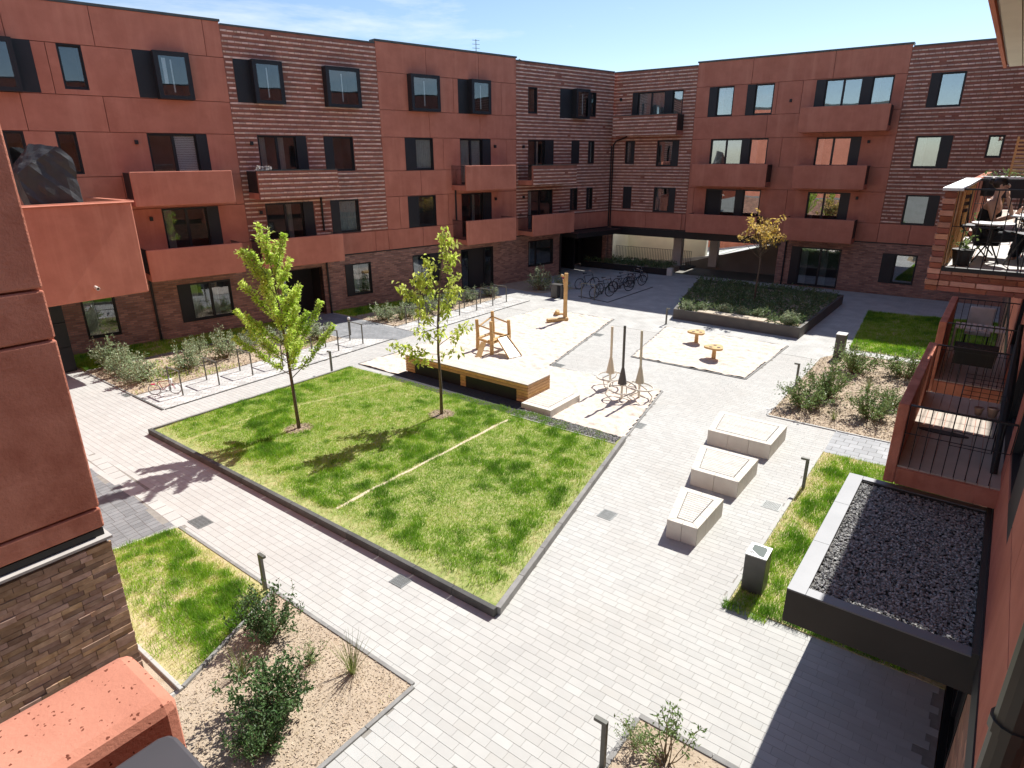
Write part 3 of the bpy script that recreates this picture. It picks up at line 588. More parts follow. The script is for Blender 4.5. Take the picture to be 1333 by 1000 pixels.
# darker entrance paving with its pale border
dk = struct('entrance_paving', MB().prism(DARKP, -.3, -.010), JOINT)
m = MB(); rr = random.Random(5); y = 13.0
while y < 21.5:
    x = 5.4-(int(y*100) % 17)*.01
    while x > 2.4:
        if inpoly(x-.12, y+.08, DARKP): m.box(x-.236, x-.004, y+.004, y+.156, -.02, 0)
        x -= .24
    y += .16
tag(m.build('pavers', PAVD, dk), kind='stuff')
m = MB(); 
for k in range(14):
    a, b = k/14, (k+1)/14-.004
    q = lambda t, o: (5.0+.2*t+o, 13.08+5.5*t)
    m.prism([q(a, 0), q(a, .28), q(b, .28), q(b, 0)], -.02, .001)
struct('border_strip', m, PAVE)
struct('cobbled_strip', MB().prism(COB1, -.3, .004), COBB); struct('cobbled_strip', MB().prism(COB2, -.3, .004), COBB)
struct('grey_path', MB().prism(PATH, -.3, .006), PATHM)
struct('side_path', MB().prism([(17.46, 2.68), (19.16, 2.72), (19.18, -.7), (17.54, -.7)], -.3, .006), brickmat('side_path_paving', (.42, .43, .44), (.33, .34, .35), (.17, .17, .165), .34, .26, .010, .35, 'yx'))
def kerb(name, pts, w=.08, z=.03, m=KERB, seg=1.0, off=0, label=None):
    "edging stones laid end to end, each a piece of its own"
    e = bpy.data.objects.new(name, None); COL.objects.link(e); e['kind'] = 'structure'
    for a, b in zip(pts, pts[1:]):
        a, b = Vector((*a, 0)), Vector((*b, 0)); L = (b-a).length; n = max(1, round(L/seg)); d = (b-a)/n; t = d.normalized()
        for i in range(n):
            p0 = a+d*i+t*.003; p1 = a+d*(i+1)-t*.003
            MB().bar(p0+Vector((0, 0, z/2-.1)), p1+Vector((0, 0, z/2-.1)), w, z+.2).build('kerb_stone', m, e, bev=.008 if w > .05 else 0)
    return e
kerb('lawn_kerb', [(6.99, 18.75), (6.99, 5.74)], .105, .17, KERBD); kerb('lawn_kerb', [(7.045, 5.735), (14.84, 7.36)], .105, .16, KERB); kerb('lawn_kerb', [(14.38, 18.78), (7.05, 18.78)], .08, .15, KERB)
kerb('bed_kerb', [(2.86, 8.53), (5.0, 9.445)], .06, .07); kerb('bed_kerb', [(5.03, 13.05), (5.03, 5.78)], .07, .035); kerb('bed_kerb', [(5.0, 5.75), (2.2, 5.75)], .07, .035); kerb('bed_kerb', [(2.83, 13.4), (2.83, 8.5)], .06, .06, PAVE)
kerb('bed_kerb', [(2.86, 13.45), (4.98, 13.09)], .06, .03, PAVE)
kerb('bed_kerb', [(6.58, .6), (6.58, 2.76)], .08, .035); kerb('bed_kerb', [(6.53, 2.76), (2.0, 2.76)], .08, .035)
kerb('bed_kerb', [(19.16, 2.7), (19.16, 4.69)], .07, .03, PAVE); kerb('bed_kerb', [(19.2, 4.69), (26.5, 4.79)], .07, .03, PAVE); kerb('bed_kerb', [(9.8, 2.66), (17.4, 2.73)], .09, .02, PAVE); kerb('bed_kerb', [(19.15, 2.68), (19.2, -.7)], .05, .03, PAVE)
kerb('path_kerb', [(8.11, 22.5), (8.1, 20.34)], .07, .03, KERBD); kerb('path_kerb', [(8.16, 20.33), (18.3, 20.66)], .06, .025, KERBD); kerb('path_kerb', [(19.75, 20.38), (28.3, 20.36)], .06, .025, KERBD); kerb('bed_kerb', [(8.15, 26.62), (8.12, 22.54)], .06, .03, KERB); kerb('bed_kerb', [(8.2, 26.63), (17, 26.15)], .06, .06, KERB)
kerb('sand_kerb', [(15.0, 7.41), (19.21, 8.2), (19.24, 12.84), (27.24, 14.46), (27.16, 18.69), (15.0, 19.04)], .07, .03, KERB); kerb('sand_kerb', [(27.44, 11.79), (22.16, 10.89), (22.16, 6.32), (27.44, 6.26), (27.44, 11.79)], .07, .03, KERB)
# soil of lawns and beds
def soil(name, poly, z, m): return struct(name, MB().prism(poly, -.3, z), m)
soil('lawn_soil', LAWN, .105, mat('lawn_soil_green', (.46, .43, .20), .97, (.28, .33, .10), 3.5, 1., .8, 40, dirt=(9., (.20, .26, .06), .45, .65))); soil('lawn_soil', LAWN2, .02, STRAW); soil('lawn_soil', LAWN3, .015, STRAW); soil('lawn_soil', LAWN4, .015, STRAW); soil('lawn_soil', LAWNL, .015, STRAW); soil('lawn_soil', LAWNM, .015, STRAW)
for b in (BED1, BED2, BED3, BEDL, BEDM, BEDF): soil('bed_soil', b, .016, SOIL)
struct('splash_strip', MB().prism([(2.45, 13.4), (2.8, 13.4), (2.8, 8.6), (2.45, 8.6)], -.3, .01), SOIL)  # strip of soil between the wing wall and the lawn kerb
def sandbox(poly, step=.065, skip=None):
    xs = [p[0] for p in poly]; ys = [p[1] for p in poly]; nx, ny = int((max(xs)-min(xs))/step), int((max(ys)-min(ys))/step)
    X, Y = np.meshgrid(np.linspace(min(xs), max(xs), nx), np.linspace(min(ys), max(ys), ny), indexing='ij')
    Z = .004+.03*vnoise(X, Y, 1.1, 3)+.055*np.abs(vnoise(X, Y, 3.4, 5)-.5)+.05*vnoise(X, Y, 6.5, 8)**2
    V = np.column_stack([X.ravel(), Y.ravel(), Z.ravel()]); I = np.arange(nx*ny).reshape(nx, ny)
    F = np.stack([I[:-1, :-1], I[1:, :-1], I[1:, 1:], I[:-1, 1:]], -1).reshape(-1, 4); C_ = V[F].mean(1); F = F[inpolyv(C_, poly)]
    o = obj('sand', npmesh('sand', V, F), SAND); o.data.polygons.foreach_set('use_smooth', [True]*len(F)); return tag(o, kind='structure')
sandbox(SAND1); sandbox(SAND2)
struct('sand_bed', MB().prism(SAND1, -.4, -.1).prism(SAND2, -.4, -.1), SAND)

# ---------------------------------------------------------------- grass
GRASSM = mat('grass_blade', (.1, .2, .02), .6, tint=[(0., (.66, .57, .30)), (.12, (.50, .59, .12)), (.34, (.36, .57, .045)), (.66, (.19, .385, .032)), (1., (.085, .205, .025))], trans=.25, isl=.2, spec=.25)
def grass(poly, n, z, hmin, hmax, w, dens, name='grass', seed=1, clump=1.):
    P = scatter(poly, n); x, y = P[:, 0], P[:, 1]
    c = .38*vnoise(x, y, .6, seed)+.34*vnoise(x, y, 4.3, seed+1)+.28*vnoise(x, y, 2.2, seed+7); c2 = vnoise(x, y, 5., seed+2)
    d = dens(x, y)*(.6+.55*c2); k = rng.random(n) < d; x, y, c, c2, d = x[k], y[k], c[k], c2[k], d[k]; n = len(x)
    t = np.clip((c-.46)*3.8, 0, 1)*clump; h = hmin+(hmax-hmin)*t**1.3*rng.uniform(.6, 1.15, n)+rng.uniform(0, hmin, n)
    a = rng.uniform(0, 2*PI, n); l = rng.uniform(.15, .75, n)*h; b = rng.uniform(0, 2*PI, n)
    dx, dy = np.cos(a)*w*.5*rng.uniform(.6, 1.3, n), np.sin(a)*w*.5*rng.uniform(.6, 1.3, n)
    V = np.empty((n, 3, 3)); V[:, 0] = np.column_stack([x-dx, y-dy, np.full(n, z-.01)]); V[:, 1] = np.column_stack([x+dx, y+dy, np.full(n, z-.01)]); V[:, 2] = np.column_stack([x+np.cos(b)*l, y+np.sin(b)*l, z+h])
    tint = np.clip(.32+.42*t+.30*(c2-.5)+.2*(vnoise(x, y, 1.1, seed+5)-.5)+rng.normal(0, .11, n)-.45*(1-np.clip(d*1.35, 0, 1)), 0, 1)
    o = obj(name, npmesh(name, V.reshape(-1, 3), np.arange(n*3).reshape(-1, 3), np.repeat(tint, 3)), GRASSM); return tag(o, kind='stuff')
def sst(a, b, x): t = np.clip((x-a)/(b-a), 0, 1); return t*t*(3-2*t)
def d_main(x, y):
    e = sst(.1, .35+.75*vnoise(x, y, 1.2, 40), x-7.04)*.93+.07
    e2 = sst(.05, .5+.4*vnoise(x, y, 1.7, 41), (y-5.82)-(x-7.04)*.206)*.8+.2
    s1 = 1-.97*np.exp(-((y-10.80-.05*(vnoise(x, x*0, 2.1, 90)-.5))/(.045+.05*vnoise(x, x*0, 3.3, 91)))**2)*(x > 7.3)*(x < 13.9); yl = 17.2-.33*np.clip(x-10, 0, 9)*.9
    s2 = 1-.9*np.exp(-((y-yl)/.08)**2)*sst(.25, .5, vnoise(x, y, 2.2, 43)+.1)
    r1 = sst(.22, .42, np.hypot((x-9.71)*1., (y-15.35)*1.)); r2 = sst(.25, .42, np.hypot(x-13.0, y-12.7))
    return np.clip(e*e2*s1*s2*r1*r2*1.15, 0, 1)
g = tag(grass(LAWN, 270000, .105, .028, .13, .0145, d_main, seed=11), 'raised lawn of uneven tufted grass beside the timber deck box', 'lawn')
def d_l2(x, y): return np.clip(.30+.6*sst(.3, .62, vnoise(x, y, 1.3, 50))*sst(.2, 1.0, x-2.9)+.5*sst(1.0, .2, np.hypot(x-4.4, (y-10.2)*.8)), 0, 1)*sst(.03, .45, 5.0-x+.1*vnoise(x, y, 3, 51))*(.35+.65*sst(.1, .6, x-2.9))
tag(grass(LAWN2, 60000, .02, .03, .13, .012, d_l2, seed=21), 'patchy straw coloured lawn strip beside the near stucco wing', 'lawn')
def d_l3(x, y): return np.clip(.55+.7*vnoise(x, y, 1.2, 60), 0, 1)*(.5+.5*sst(.02, .35, 2.64-y))
tag(grass([(9.8, 2.6), (17.42, 2.68), (17.5, -.2), (9.8, -.2)], 80000, .015, .04, .15, .014, d_l3, seed=31), 'bright green lawn strip beside the gravel roofed canopy', 'lawn')
tag(grass(LAWN4, 60000, .015, .05, .12, .022, lambda x, y: np.full(len(x), .95), seed=41), 'shaded square of lawn behind the shrub bed', 'lawn')
tag(grass(LAWNL, 26000, .015, .05, .14, .026, lambda x, y: np.full(len(x), .9), seed=51), 'dark grass strip along the foot of the brick plinth', 'lawn')
tag(grass(LAWNM, 16000, .015, .05, .14, .03, lambda x, y: np.full(len(x), .9), seed=61), 'dark grass strip under the wall beside the double entrance door', 'lawn')
# stray tufts and bark chips
CHIP = mat('bark_chip', (.50, .40, .29), .95, (.38, .29, .20), 9., 1., isl=.28)
def chips(poly, n, z, s=.035, name='bark_mulch'):
    P = scatter(poly, n); a = rng.uniform(0, PI, n); w = rng.uniform(.3, .6, n)*s; L = rng.uniform(.6, 1.6, n)*s; t = rng.normal(0, .35, n); t2 = rng.normal(0, .35, n)
    ux, uy, vx, vy = np.cos(a)*L, np.sin(a)*L, -np.sin(a)*w, np.cos(a)*w; x, y = P[:, 0], P[:, 1]; zz = z+rng.uniform(.002, .014, n)
    V = np.stack([np.column_stack([x+i*ux+j*vx, y+i*uy+j*vy, zz+i*t*L+j*t2*w+.004]) for i, j in ((-.5, -.5), (.5, -.5), (.5, .5), (-.5, .5))], 1).reshape(-1, 3)
    return tag(obj(name, npmesh(name, V, np.arange(n*4).reshape(-1, 4)), CHIP), kind='stuff')
chips(BED1, 7000, .014, .024); chips(BED2, 2500, .014, .024); chips([(19.2, .2), (19.2, 4.66), (26.5, 4.75), (27.7, 4.2), (27.9, .2)], 12000, .016, .05); chips(BEDL, 5000, .016, .06); chips(BEDM, 3000, .016, .07)
for x, y in ((9.71, 15.35), (13.0, 12.7)): chips([(x+.42*math.cos(k*.7), y+.42*math.sin(k*.7)) for k in range(9)], 900, .11, .04)
grass(BED3, 9000, .016, .03, .10, .02, lambda x, y: .25*sst(.55, .75, vnoise(x, y, .8, 71)), seed=71, name='weeds'); grass(BED1, 6000, .016, .02, .07, .012, lambda x, y: .16*sst(.5, .75, vnoise(x, y, .9, 73)), seed=73, name='weeds'); grass(BEDL, 12000, .016, .04, .16, .03, lambda x, y: .5*sst(.4, .7, vnoise(x, y, .7, 74)), seed=74, name='weeds')
grass([(9.6, 2.65), (9.8, 2.65), (9.8, 1.9), (9.6, 1.9)], 700, .0, .05, .12, .014, lambda x, y: np.full(len(x), .8), seed=75, name='weeds')

# ---------------------------------------------------------------- loose stones
STONE = mat('grey_gravel', (.38, .375, .355), .8, (.19, .193, .195), 30., 1., isl=.5)
STONE2 = mat('pale_gravel', (.30, .29, .28), .8, (.14, .14, .145), 30., 1., isl=.65)
def stones(poly, n, z, s, m, parent=None, name='gravel', dz=.02):
    P = scatter(poly, n); base = np.array([(1, 0, 0), (-1, 0, 0), (0, 1, 0), (0, -1, 0), (0, 0, 1), (0, 0, -1)], float); f = np.array([(0, 2, 4), (2, 1, 4), (1, 3, 4), (3, 0, 4), (2, 0, 5), (1, 2, 5), (3, 1, 5), (0, 3, 5)])
    a = rng.uniform(0, 2*PI, n); B = base[None]*rng.uniform(.55, 1.15, (n, 6, 1)); S = np.column_stack([rng.uniform(.7, 1.4, n), rng.uniform(.5, 1., n), rng.uniform(.35, .8, n)])*s
    B = B*S[:, None, :]; tl = rng.normal(0, .5, n); y1 = B[..., 1]*np.cos(tl)[:, None]-B[..., 2]*np.sin(tl)[:, None]; z1 = B[..., 1]*np.sin(tl)[:, None]+B[..., 2]*np.cos(tl)[:, None]
    x2 = B[..., 0]*np.cos(a)[:, None]-y1*np.sin(a)[:, None]; y2 = B[..., 0]*np.sin(a)[:, None]+y1*np.cos(a)[:, None]
    V = np.stack([x2+P[:, 0:1], y2+P[:, 1:2], z1+z+rng.uniform(0, dz, n)[:, None]], -1).reshape(-1, 3); F = (f[None]+(np.arange(n)*6)[:, None, None]).reshape(-1, 3)
    return tag(obj(name, npmesh(name, V, F), m, parent), kind='stuff')
GRV = [(14.28, 10.9), (14.36, 7.40), (14.78, 7.45), (14.80, 10.9)]
struct('dry_strip', MB().prism([(x, 10.80+.05*(float(vnoise(x, 0, 2.1, 90))-.5)+s*(.02+.045*float(vnoise(x, s, 3.3, 91)))) for s, xs in ((-1, np.linspace(7.5, 13.95, 40)), (1, np.linspace(13.95, 7.5, 40))) for x in xs], .09, .112), mat('dry_strip_soil', (.66, .57, .42), .97, (.56, .47, .32), 9., 1., .6, 40))
struct('gravel_bed', MB().prism(GRV, -.3, .108), DARKC); stones(GRV, 2600, .115, .035, STONE2, dz=.02)
kerb('gravel_edge', [(14.24, 10.95), (14.32, 7.36)], .035, .125, PAVE, 1.2)
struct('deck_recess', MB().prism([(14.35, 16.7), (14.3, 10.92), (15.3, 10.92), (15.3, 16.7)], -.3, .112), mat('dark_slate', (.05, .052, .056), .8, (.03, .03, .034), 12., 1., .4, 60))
# ================================================================ vegetation
BARK = mat('bark', (.16, .12, .09), .9, (.09, .07, .055), 14., 1., .6, 60)
TWIG = mat('dry_stem', (.30, .22, .13), .9, (.2, .15, .09), 10., 1.)
def leafm(name, a, b, tr=.4): return mat(name, a, .5, b, 1.8, 1., isl=.33, trans=tr, spec=.35, detail=2.)
LIME = leafm('lime_leaf', (.66, .77, .20), (.50, .66, .12), .58); LIME2 = leafm('fresh_leaf', (.64, .69, .18), (.50, .60, .12), .58); YEL = leafm('yellow_leaf', (.74, .54, .18), (.6, .44, .12), .45)
SHR = leafm('shrub_leaf', (.12, .20, .065), (.07, .135, .045), .25); SHRL = leafm('grey_green_leaf', (.40, .46, .29), (.26, .34, .18), .3); SHRM = leafm('mid_green_leaf', (.24, .33, .11), (.14, .22, .07), .3); GRY = leafm('ground_cover_leaf', (.20, .27, .12), (.10, .16, .06), .25); BLADE = leafm('sedge_blade', (.26, .30, .10), (.15, .19, .05), .3)
def leaves(P, D, L, Wd, droop=.3, fold=.25):
    "folded rhombic leaves at points P pointing along D"
    n = len(P); D = D/np.maximum(np.linalg.norm(D, axis=1, keepdims=True), 1e-6); D[:, 2] -= droop*rng.random(n); D /= np.linalg.norm(D, axis=1, keepdims=True)
    up = np.tile([0., 0, 1], (n, 1))+rng.normal(0, .45, (n, 3)); S = np.cross(D, up); S /= np.maximum(np.linalg.norm(S, axis=1, keepdims=True), 1e-6); U = np.cross(S, D)
    L = L*rng.uniform(.6, 1.25, (n, 1)); w = Wd*rng.uniform(.7, 1.2, (n, 1))
    V = np.stack([P, P+D*L*.45+S*w*.5+U*w*fold, P+D*L-U*L*.12, P+D*L*.45-S*w*.5+U*w*fold], 1).reshape(-1, 3)
    return V
def leafobj(name, Vs, m, parent):
    V = np.vstack(Vs); return obj(name, npmesh(name, V, np.arange(len(V)).reshape(-1, 4)), m, parent)
def curve_pts(p, d, L, n, rise=0., wob=.08, rr=random):
    pts = [Vector(p)]; d = Vector(d).normalized()
    for i in range(n):
        d = (d+Vector((rr.gauss(0, wob), rr.gauss(0, wob), rise/n+rr.gauss(0, wob*.5)))).normalized(); pts.append(pts[-1]+d*L/n)
    return pts
def tree_plume(loc, H, seed=4):
    "young upright tree, leaves hugging long ascending branches"
    t = thing('young_tree', 'young tree with dense upright lime green plumes standing on the lawn', 'tree', loc); rr = random.Random(seed)
    tr = MB(); trunk = [Vector((0, 0, 0)), Vector((.0, .03, .9)), Vector((-.02, .05, 1.9)), Vector((-.05, .06, 3.)), Vector((-.08, .12, 4.1)), Vector((-.1, .2, H-.9))]
    tr.tube(trunk, [.055, .048, .042, .033, .022, .010], 8); Vs = []; wood = MB()
    def lerp(z):
        for a, b in zip(trunk, trunk[1:]):
            if a.z <= z <= b.z: return a+(b-a)*((z-a.z)/(b.z-a.z))
        return trunk[-1]
    NB = 27
    for i in range(NB):
        f = i/(NB-1); z = 1.55+f*(H-3.1); az = i*2.399+rr.uniform(-.3, .3); el = R(rr.uniform(28, 48)+f*24); L = (2.05-.80*f)*rr.uniform(.6, 1.12)*(1.2 if rr.random() < .2 else 1)
        p0 = lerp(z); d = (math.cos(az)*math.cos(el), math.sin(az)*math.cos(el), math.sin(el)); pts = curve_pts(p0, d, L, 7, .35, .06, rr)
        wood.tube(pts, [.014*(1-.75*k/7) for k in range(8)], 4, False)
        n = int(215*L); s = rng.random(n)**.75*.90+.12; k = np.minimum((s*7), 6.98); ki = k.astype(int); A = np.array([list(q) for q in pts]); Pp = A[ki]+(A[ki+1]-A[ki])*(k-ki)[:, None]
        ax = A[-1]-A[0]; ax /= np.linalg.norm(ax); rd = rng.normal(0, 1, (n, 3)); rd -= (rd@ax)[:, None]*ax; rd /= np.linalg.norm(rd, axis=1, keepdims=True)
        Pp = Pp+rd*rng.uniform(.0, .055, (n, 1)); kp = vnoise(s*9+i*3.1, s*0, 1., 7) > .22; Pp, rd = Pp[kp], rd[kp]
        for q in range(int(2+L*3)):
            f0 = .25+.65*rr.random(); a0 = A[min(6, int(f0*7))]; sd = np.array([rr.gauss(0, 1), rr.gauss(0, 1), rr.uniform(.1, .9)]); sd = sd/np.linalg.norm(sd)*.6+ax*.7; Lq = rr.uniform(.18, .42)*(1.1-.5*f0); e0 = a0+sd*Lq
            wood.tube([a0, e0], [.005, .002], 3, False); nq = int(Lq*95); fq = rng.random((nq, 1))**.8; Vs.append(leaves(a0+(e0-a0)*fq+rng.normal(0, .035, (nq, 3)), rng.normal(0, 1, (nq, 3))+sd, .088, .056, .35))
        Vs.append(leaves(Pp, rd*.8+ax*.55, .088, .056, .35))
    for i in range(3):
        pts = curve_pts(trunk[-1]-Vector((0, 0, .2)), (rr.gauss(0, .18), rr.gauss(0, .18), 1), 1.1-.18*i, 7, .2, .05, rr); wood.tube(pts, [.012*(1-.7*k/7) for k in range(8)], 4, False)
        A = np.array([list(q) for q in pts]); n = 150; k = np.minimum(rng.random(n)*7, 6.98); ki = k.astype(int); Pp = A[ki]+(A[ki+1]-A[ki])*(k-ki)[:, None]; rd = rng.normal(0, 1, (n, 3)); Vs.append(leaves(Pp+rd*.03, rd+np.array([0, 0, .5]), .1, .062, .3))
    tr.build('trunk', BARK, t, smooth=True); wood.build('branches', BARK, t); leafobj('crown', Vs, LIME, t); return t
def tree_open(loc, H, seed=9):
    t = thing('young_tree', 'thin young tree with sparse drooping leaf clusters standing in front of the timber deck box', 'tree', loc); rr = random.Random(seed); tr = MB(); wood = MB(); Vs = []
    trunk = [Vector((0, 0, 0)), Vector((.02, 0, 1.)), Vector((.0, .02, 2.)), Vector((.03, .0, 3.)), Vector((.1, -.06, 4.)), Vector((.22, -.12, H-.35))]
    tr.tube(trunk, [.05, .044, .038, .03, .02, .01], 8)
    def lerp(z):
        for a, b in zip(trunk, trunk[1:]):
            if a.z <= z <= b.z: return a+(b-a)*((z-a.z)/(b.z-a.z))
        return trunk[-1]
    # image-left is towards (-.79 x, .61 y): branches spread mostly along that line
    spec = [(1.75, .0, .75, 8), (1.85, PI, .55, 15), (1.95, .12, 1.35, 12), (2.2, PI+.4, 1.1, 32), (2.35, -.6, .8, 28), (2.5, 1.8, .7, 22), (2.75, .35, .8, 38), (3.0, -1.7, .7, 25), (3.1, PI+.1, .95, 45), (3.3, .1, 1.35, 30), (3.55, -.3, .95, 40), (3.7, PI+.2, .85, 36), (3.9, .25, .75, 40), (4.2, PI+.1, .8, 46), (4.45, -.2, .55, 40), (4.7, PI-.3, .6, 62), (5., PI+.2, .5, 70)]
    base = math.atan2(.61, -.79)
    for z, a, L, el in spec:
        az = base+a+rr.uniform(-.25, .25); e = R(el); p0 = lerp(z); pts = curve_pts(p0, (math.cos(az)*math.cos(e), math.sin(az)*math.cos(e), math.sin(e)), L, 6, .15, .08, rr)
        wood.tube(pts, [.012*(1-.7*k/6) for k in range(7)], 4, False); A = np.array([list(q) for q in pts])
        for c in range(max(3, int(L*7))):
            s = .38+.66*c/max(2, int(L*7)-1); k = min(s*6, 5.98); ki = int(k); q = A[ki]+(A[ki+1]-A[ki])*(k-ki)+rng.normal(0, .06, 3); n = 15 if z > 2.6 else 10
            rd = rng.normal(0, 1, (n, 3)); rd[:, 2] -= .5; Vs.append(leaves(q+rng.normal(0, .075, (n, 3)), rd, .16, .10, .7))
    tr.build('trunk', BARK, t, smooth=True); wood.build('branches', BARK, t); leafobj('crown', Vs, LIME2, t); return t
def tree_globe(loc, H, seed=3):
    t = thing('small_tree', 'small tree with yellow spring leaves growing in the raised planter', 'tree', loc); rr = random.Random(seed); tr = MB(); wood = MB(); Vs = []
    tr.tube([(0, 0, 0), (.05, .02, 1.), (.02, -.03, 1.9), (.03, 0, 2.8)], [.05, .045, .04, .035], 7)
    for i in range(30):
        az = i*2.4; el = R(rr.uniform(35, 80)); pts = curve_pts((.03, 0, 2.3+rr.random()*.5), (math.cos(az)*math.cos(el), math.sin(az)*math.cos(el), math.sin(el)), rr.uniform(1.0, 2.05), 6, .3, .1, rr); wood.tube(pts, [.018*(1-.75*k/6) for k in range(7)], 4, False)
        A = np.array([list(q) for q in pts])
        for c in range(3):
            q = A[6-c]+rng.normal(0, .08, 3); n = 13-3*c; rd = rng.normal(0, 1, (n, 3)); Vs.append(leaves(q+rng.normal(0, .07, (n, 3)), rd, .15, .09, .2))
    tr.build('trunk', BARK, t, smooth=True); wood.build('branches', BARK, t); leafobj('crown', Vs, YEL, t); return t
tree_plume((9.71, 15.35, .105), 5.95); tree_open((13.0, 12.7, .105), 5.45); tree_globe((33.0, 9.47, .4), 4.65)
def shrub_proto(name, label, m, Rr, H, stems, nl, L, Wd, seed, tips=False, bare=.2, up=.6):
    t = thing(name, label, 'shrub', group=None); rr = random.Random(seed); wood = MB(); Vs = []
    for i in range(stems):
        az = rr.uniform(0, 2*PI); lean = rr.random()**.7; el = R(90-62*lean); p0 = (math.cos(az)*Rr*.22*rr.random(), math.sin(az)*Rr*.22*rr.random(), 0); Ls = H*rr.uniform(.6, 1.12)*(1-.18*lean)
        pts = curve_pts(p0, (math.cos(az)*math.cos(el), math.sin(az)*math.cos(el), math.sin(el)), Ls, 6, .25, .11, rr); wood.tube(pts, [.010*(1-.7*k/6) for k in range(7)], 4, False); A = np.array([list(q) for q in pts])
        n = nl//stems; s = bare+(1-bare)*rng.random(n)**.7; k = np.minimum(s*6, 5.98); ki = k.astype(int); P = A[ki]+(A[ki+1]-A[ki])*(k-ki)[:, None]; rd = rng.normal(0, 1, (n, 3)); rd[:, 2] += up*.3; ax = A[-1]-A[0]; ax /= np.linalg.norm(ax)
        P = P+rng.normal(0, .045*Rr/.5, (n, 3)); P[:, 2] = np.maximum(P[:, 2], .02); Vs.append(leaves(P, rd+ax*up, L, Wd, .35))
        if rr.random() < .3:
            q = [pts[-1], pts[-1]+Vector((rr.gauss(0, .03), rr.gauss(0, .03), .2*H*rr.random()+.05))]; wood.tube(q, .004, 3, False); n = 5; P = np.array([list(q[0]+(q[1]-q[0])*rr.random()) for _ in range(n)]); Vs.append(leaves(P, rng.normal(0, 1, (n, 3)), L*.6, Wd*.6, .2))
    wood.build('stems', TWIG, t); leafobj('foliage', Vs, m, t); return t
def sedge_proto(name, label, n, H, m, seed, cat='grass tuft', lean=1.):
    t = thing(name, label, cat); rr = random.Random(seed); mb = MB()
    for i in range(n):
        az = rr.uniform(0, 2*PI); el = R(rr.uniform(50, 86)); L = H*rr.uniform(.6, 1.15); p = [Vector((math.cos(az)*.07*rr.random(), math.sin(az)*.07*rr.random(), 0))]; d = Vector((math.cos(az)*math.cos(el), math.sin(az)*math.cos(el), math.sin(el)))
        for k in range(4): p.append(p[-1]+d*L/4); d = (d+Vector((math.cos(az)*.10*lean, math.sin(az)*.10*lean, -.09*lean))).normalized()
        s = Vector((-math.sin(az), math.cos(az), 0))*.007; vs = [];
        for k, q in enumerate(p): w = 1-.85*k/4; vs += [q-s*w, q+s*w]
        mb.add(vs, [(2*k, 2*k+1, 2*k+3, 2*k+2) for k in range(4)])
    mb.build('blades', m, t); return t
DS = shrub_proto('shrub', 'dense dark green shrub in the near bed, lowest in view against the border', SHR, .5, 1.0, 44, 1900, .085, .042, 1)
LS = shrub_proto('shrub', 'grey green shrub against the dark pier at the far left bed', SHRL, .5, .95, 36, 950, .10, .05, 2, bare=.25)
MS = shrub_proto('shrub', 'bushy mid green shrub', SHRM, .5, 1.0, 40, 1300, .085, .045, 3)
SS = shrub_proto('shrub', 'thin leafed shrub', SHRM, .45, 1.0, 18, 420, .08, .03, 4, bare=.4)
def put(proto, spots, group):
    first = True
    for x, y, s, sz, label in spots:
        sc = (s, s, sz)
        if first and not proto.get('used'):
            proto.location = (x, y, .015); proto.scale = sc; proto['label'] = label; proto['used'] = 1; o = proto
        else: o = dup(proto, (x, y, .015), rr2.uniform(0, 6.28), label, sc)
        o['group'] = group; first = False
rr2 = random.Random(12)
put(DS, [(3.42, 7.05, .95, .95, 'largest dark shrub of the near bed, beside the pitted parapet'), (4.32, 8.5, .82, .92, 'dark leafy shrub at the corner where the near lawn strip meets its bed'), (2.98, 6.62, .6, .6, 'low dark shrub cut by the bottom edge, under the largest shrub of the near bed')], 'dark shrubs of the near bed')
put(MS, [(20.5, 3.95, 1.25, 1.05, 'shrub by the bollard at the front corner of the mulch bed'), (22.0, 3.6, 1.2, 1.3, 'tall shrub in the middle of the front row of the mulch bed'), (25.3, 3.35, 1.35, 1.15, 'round shrub hiding the foot of the pale capped pillar'), (20.75, 2.1, 1.15, 1.05, 'lone shrub nearest the balcony stack in the mulch bed'), (25.7, 1.75, 1.3, 1.1, 'broad shrub at the back of the mulch bed beside the balcony parapet'), (22.2, 1.7, .85, .75, 'small shrub half hidden by the stucco balcony parapet')], 'shrubs of the mulch bed on the sunny side')
put(SS, [(6.1, 2.15, .95, .82, 'thin shrub in the bed at the bottom edge of the picture'), (6.05, 2.6, .5, .4, 'small pale sprig beside the bollard at the bottom edge'), (4.3, 7.4, .5, .45, 'small bright sprig sprouting from the near bed')], 'thin leafed shrubs')
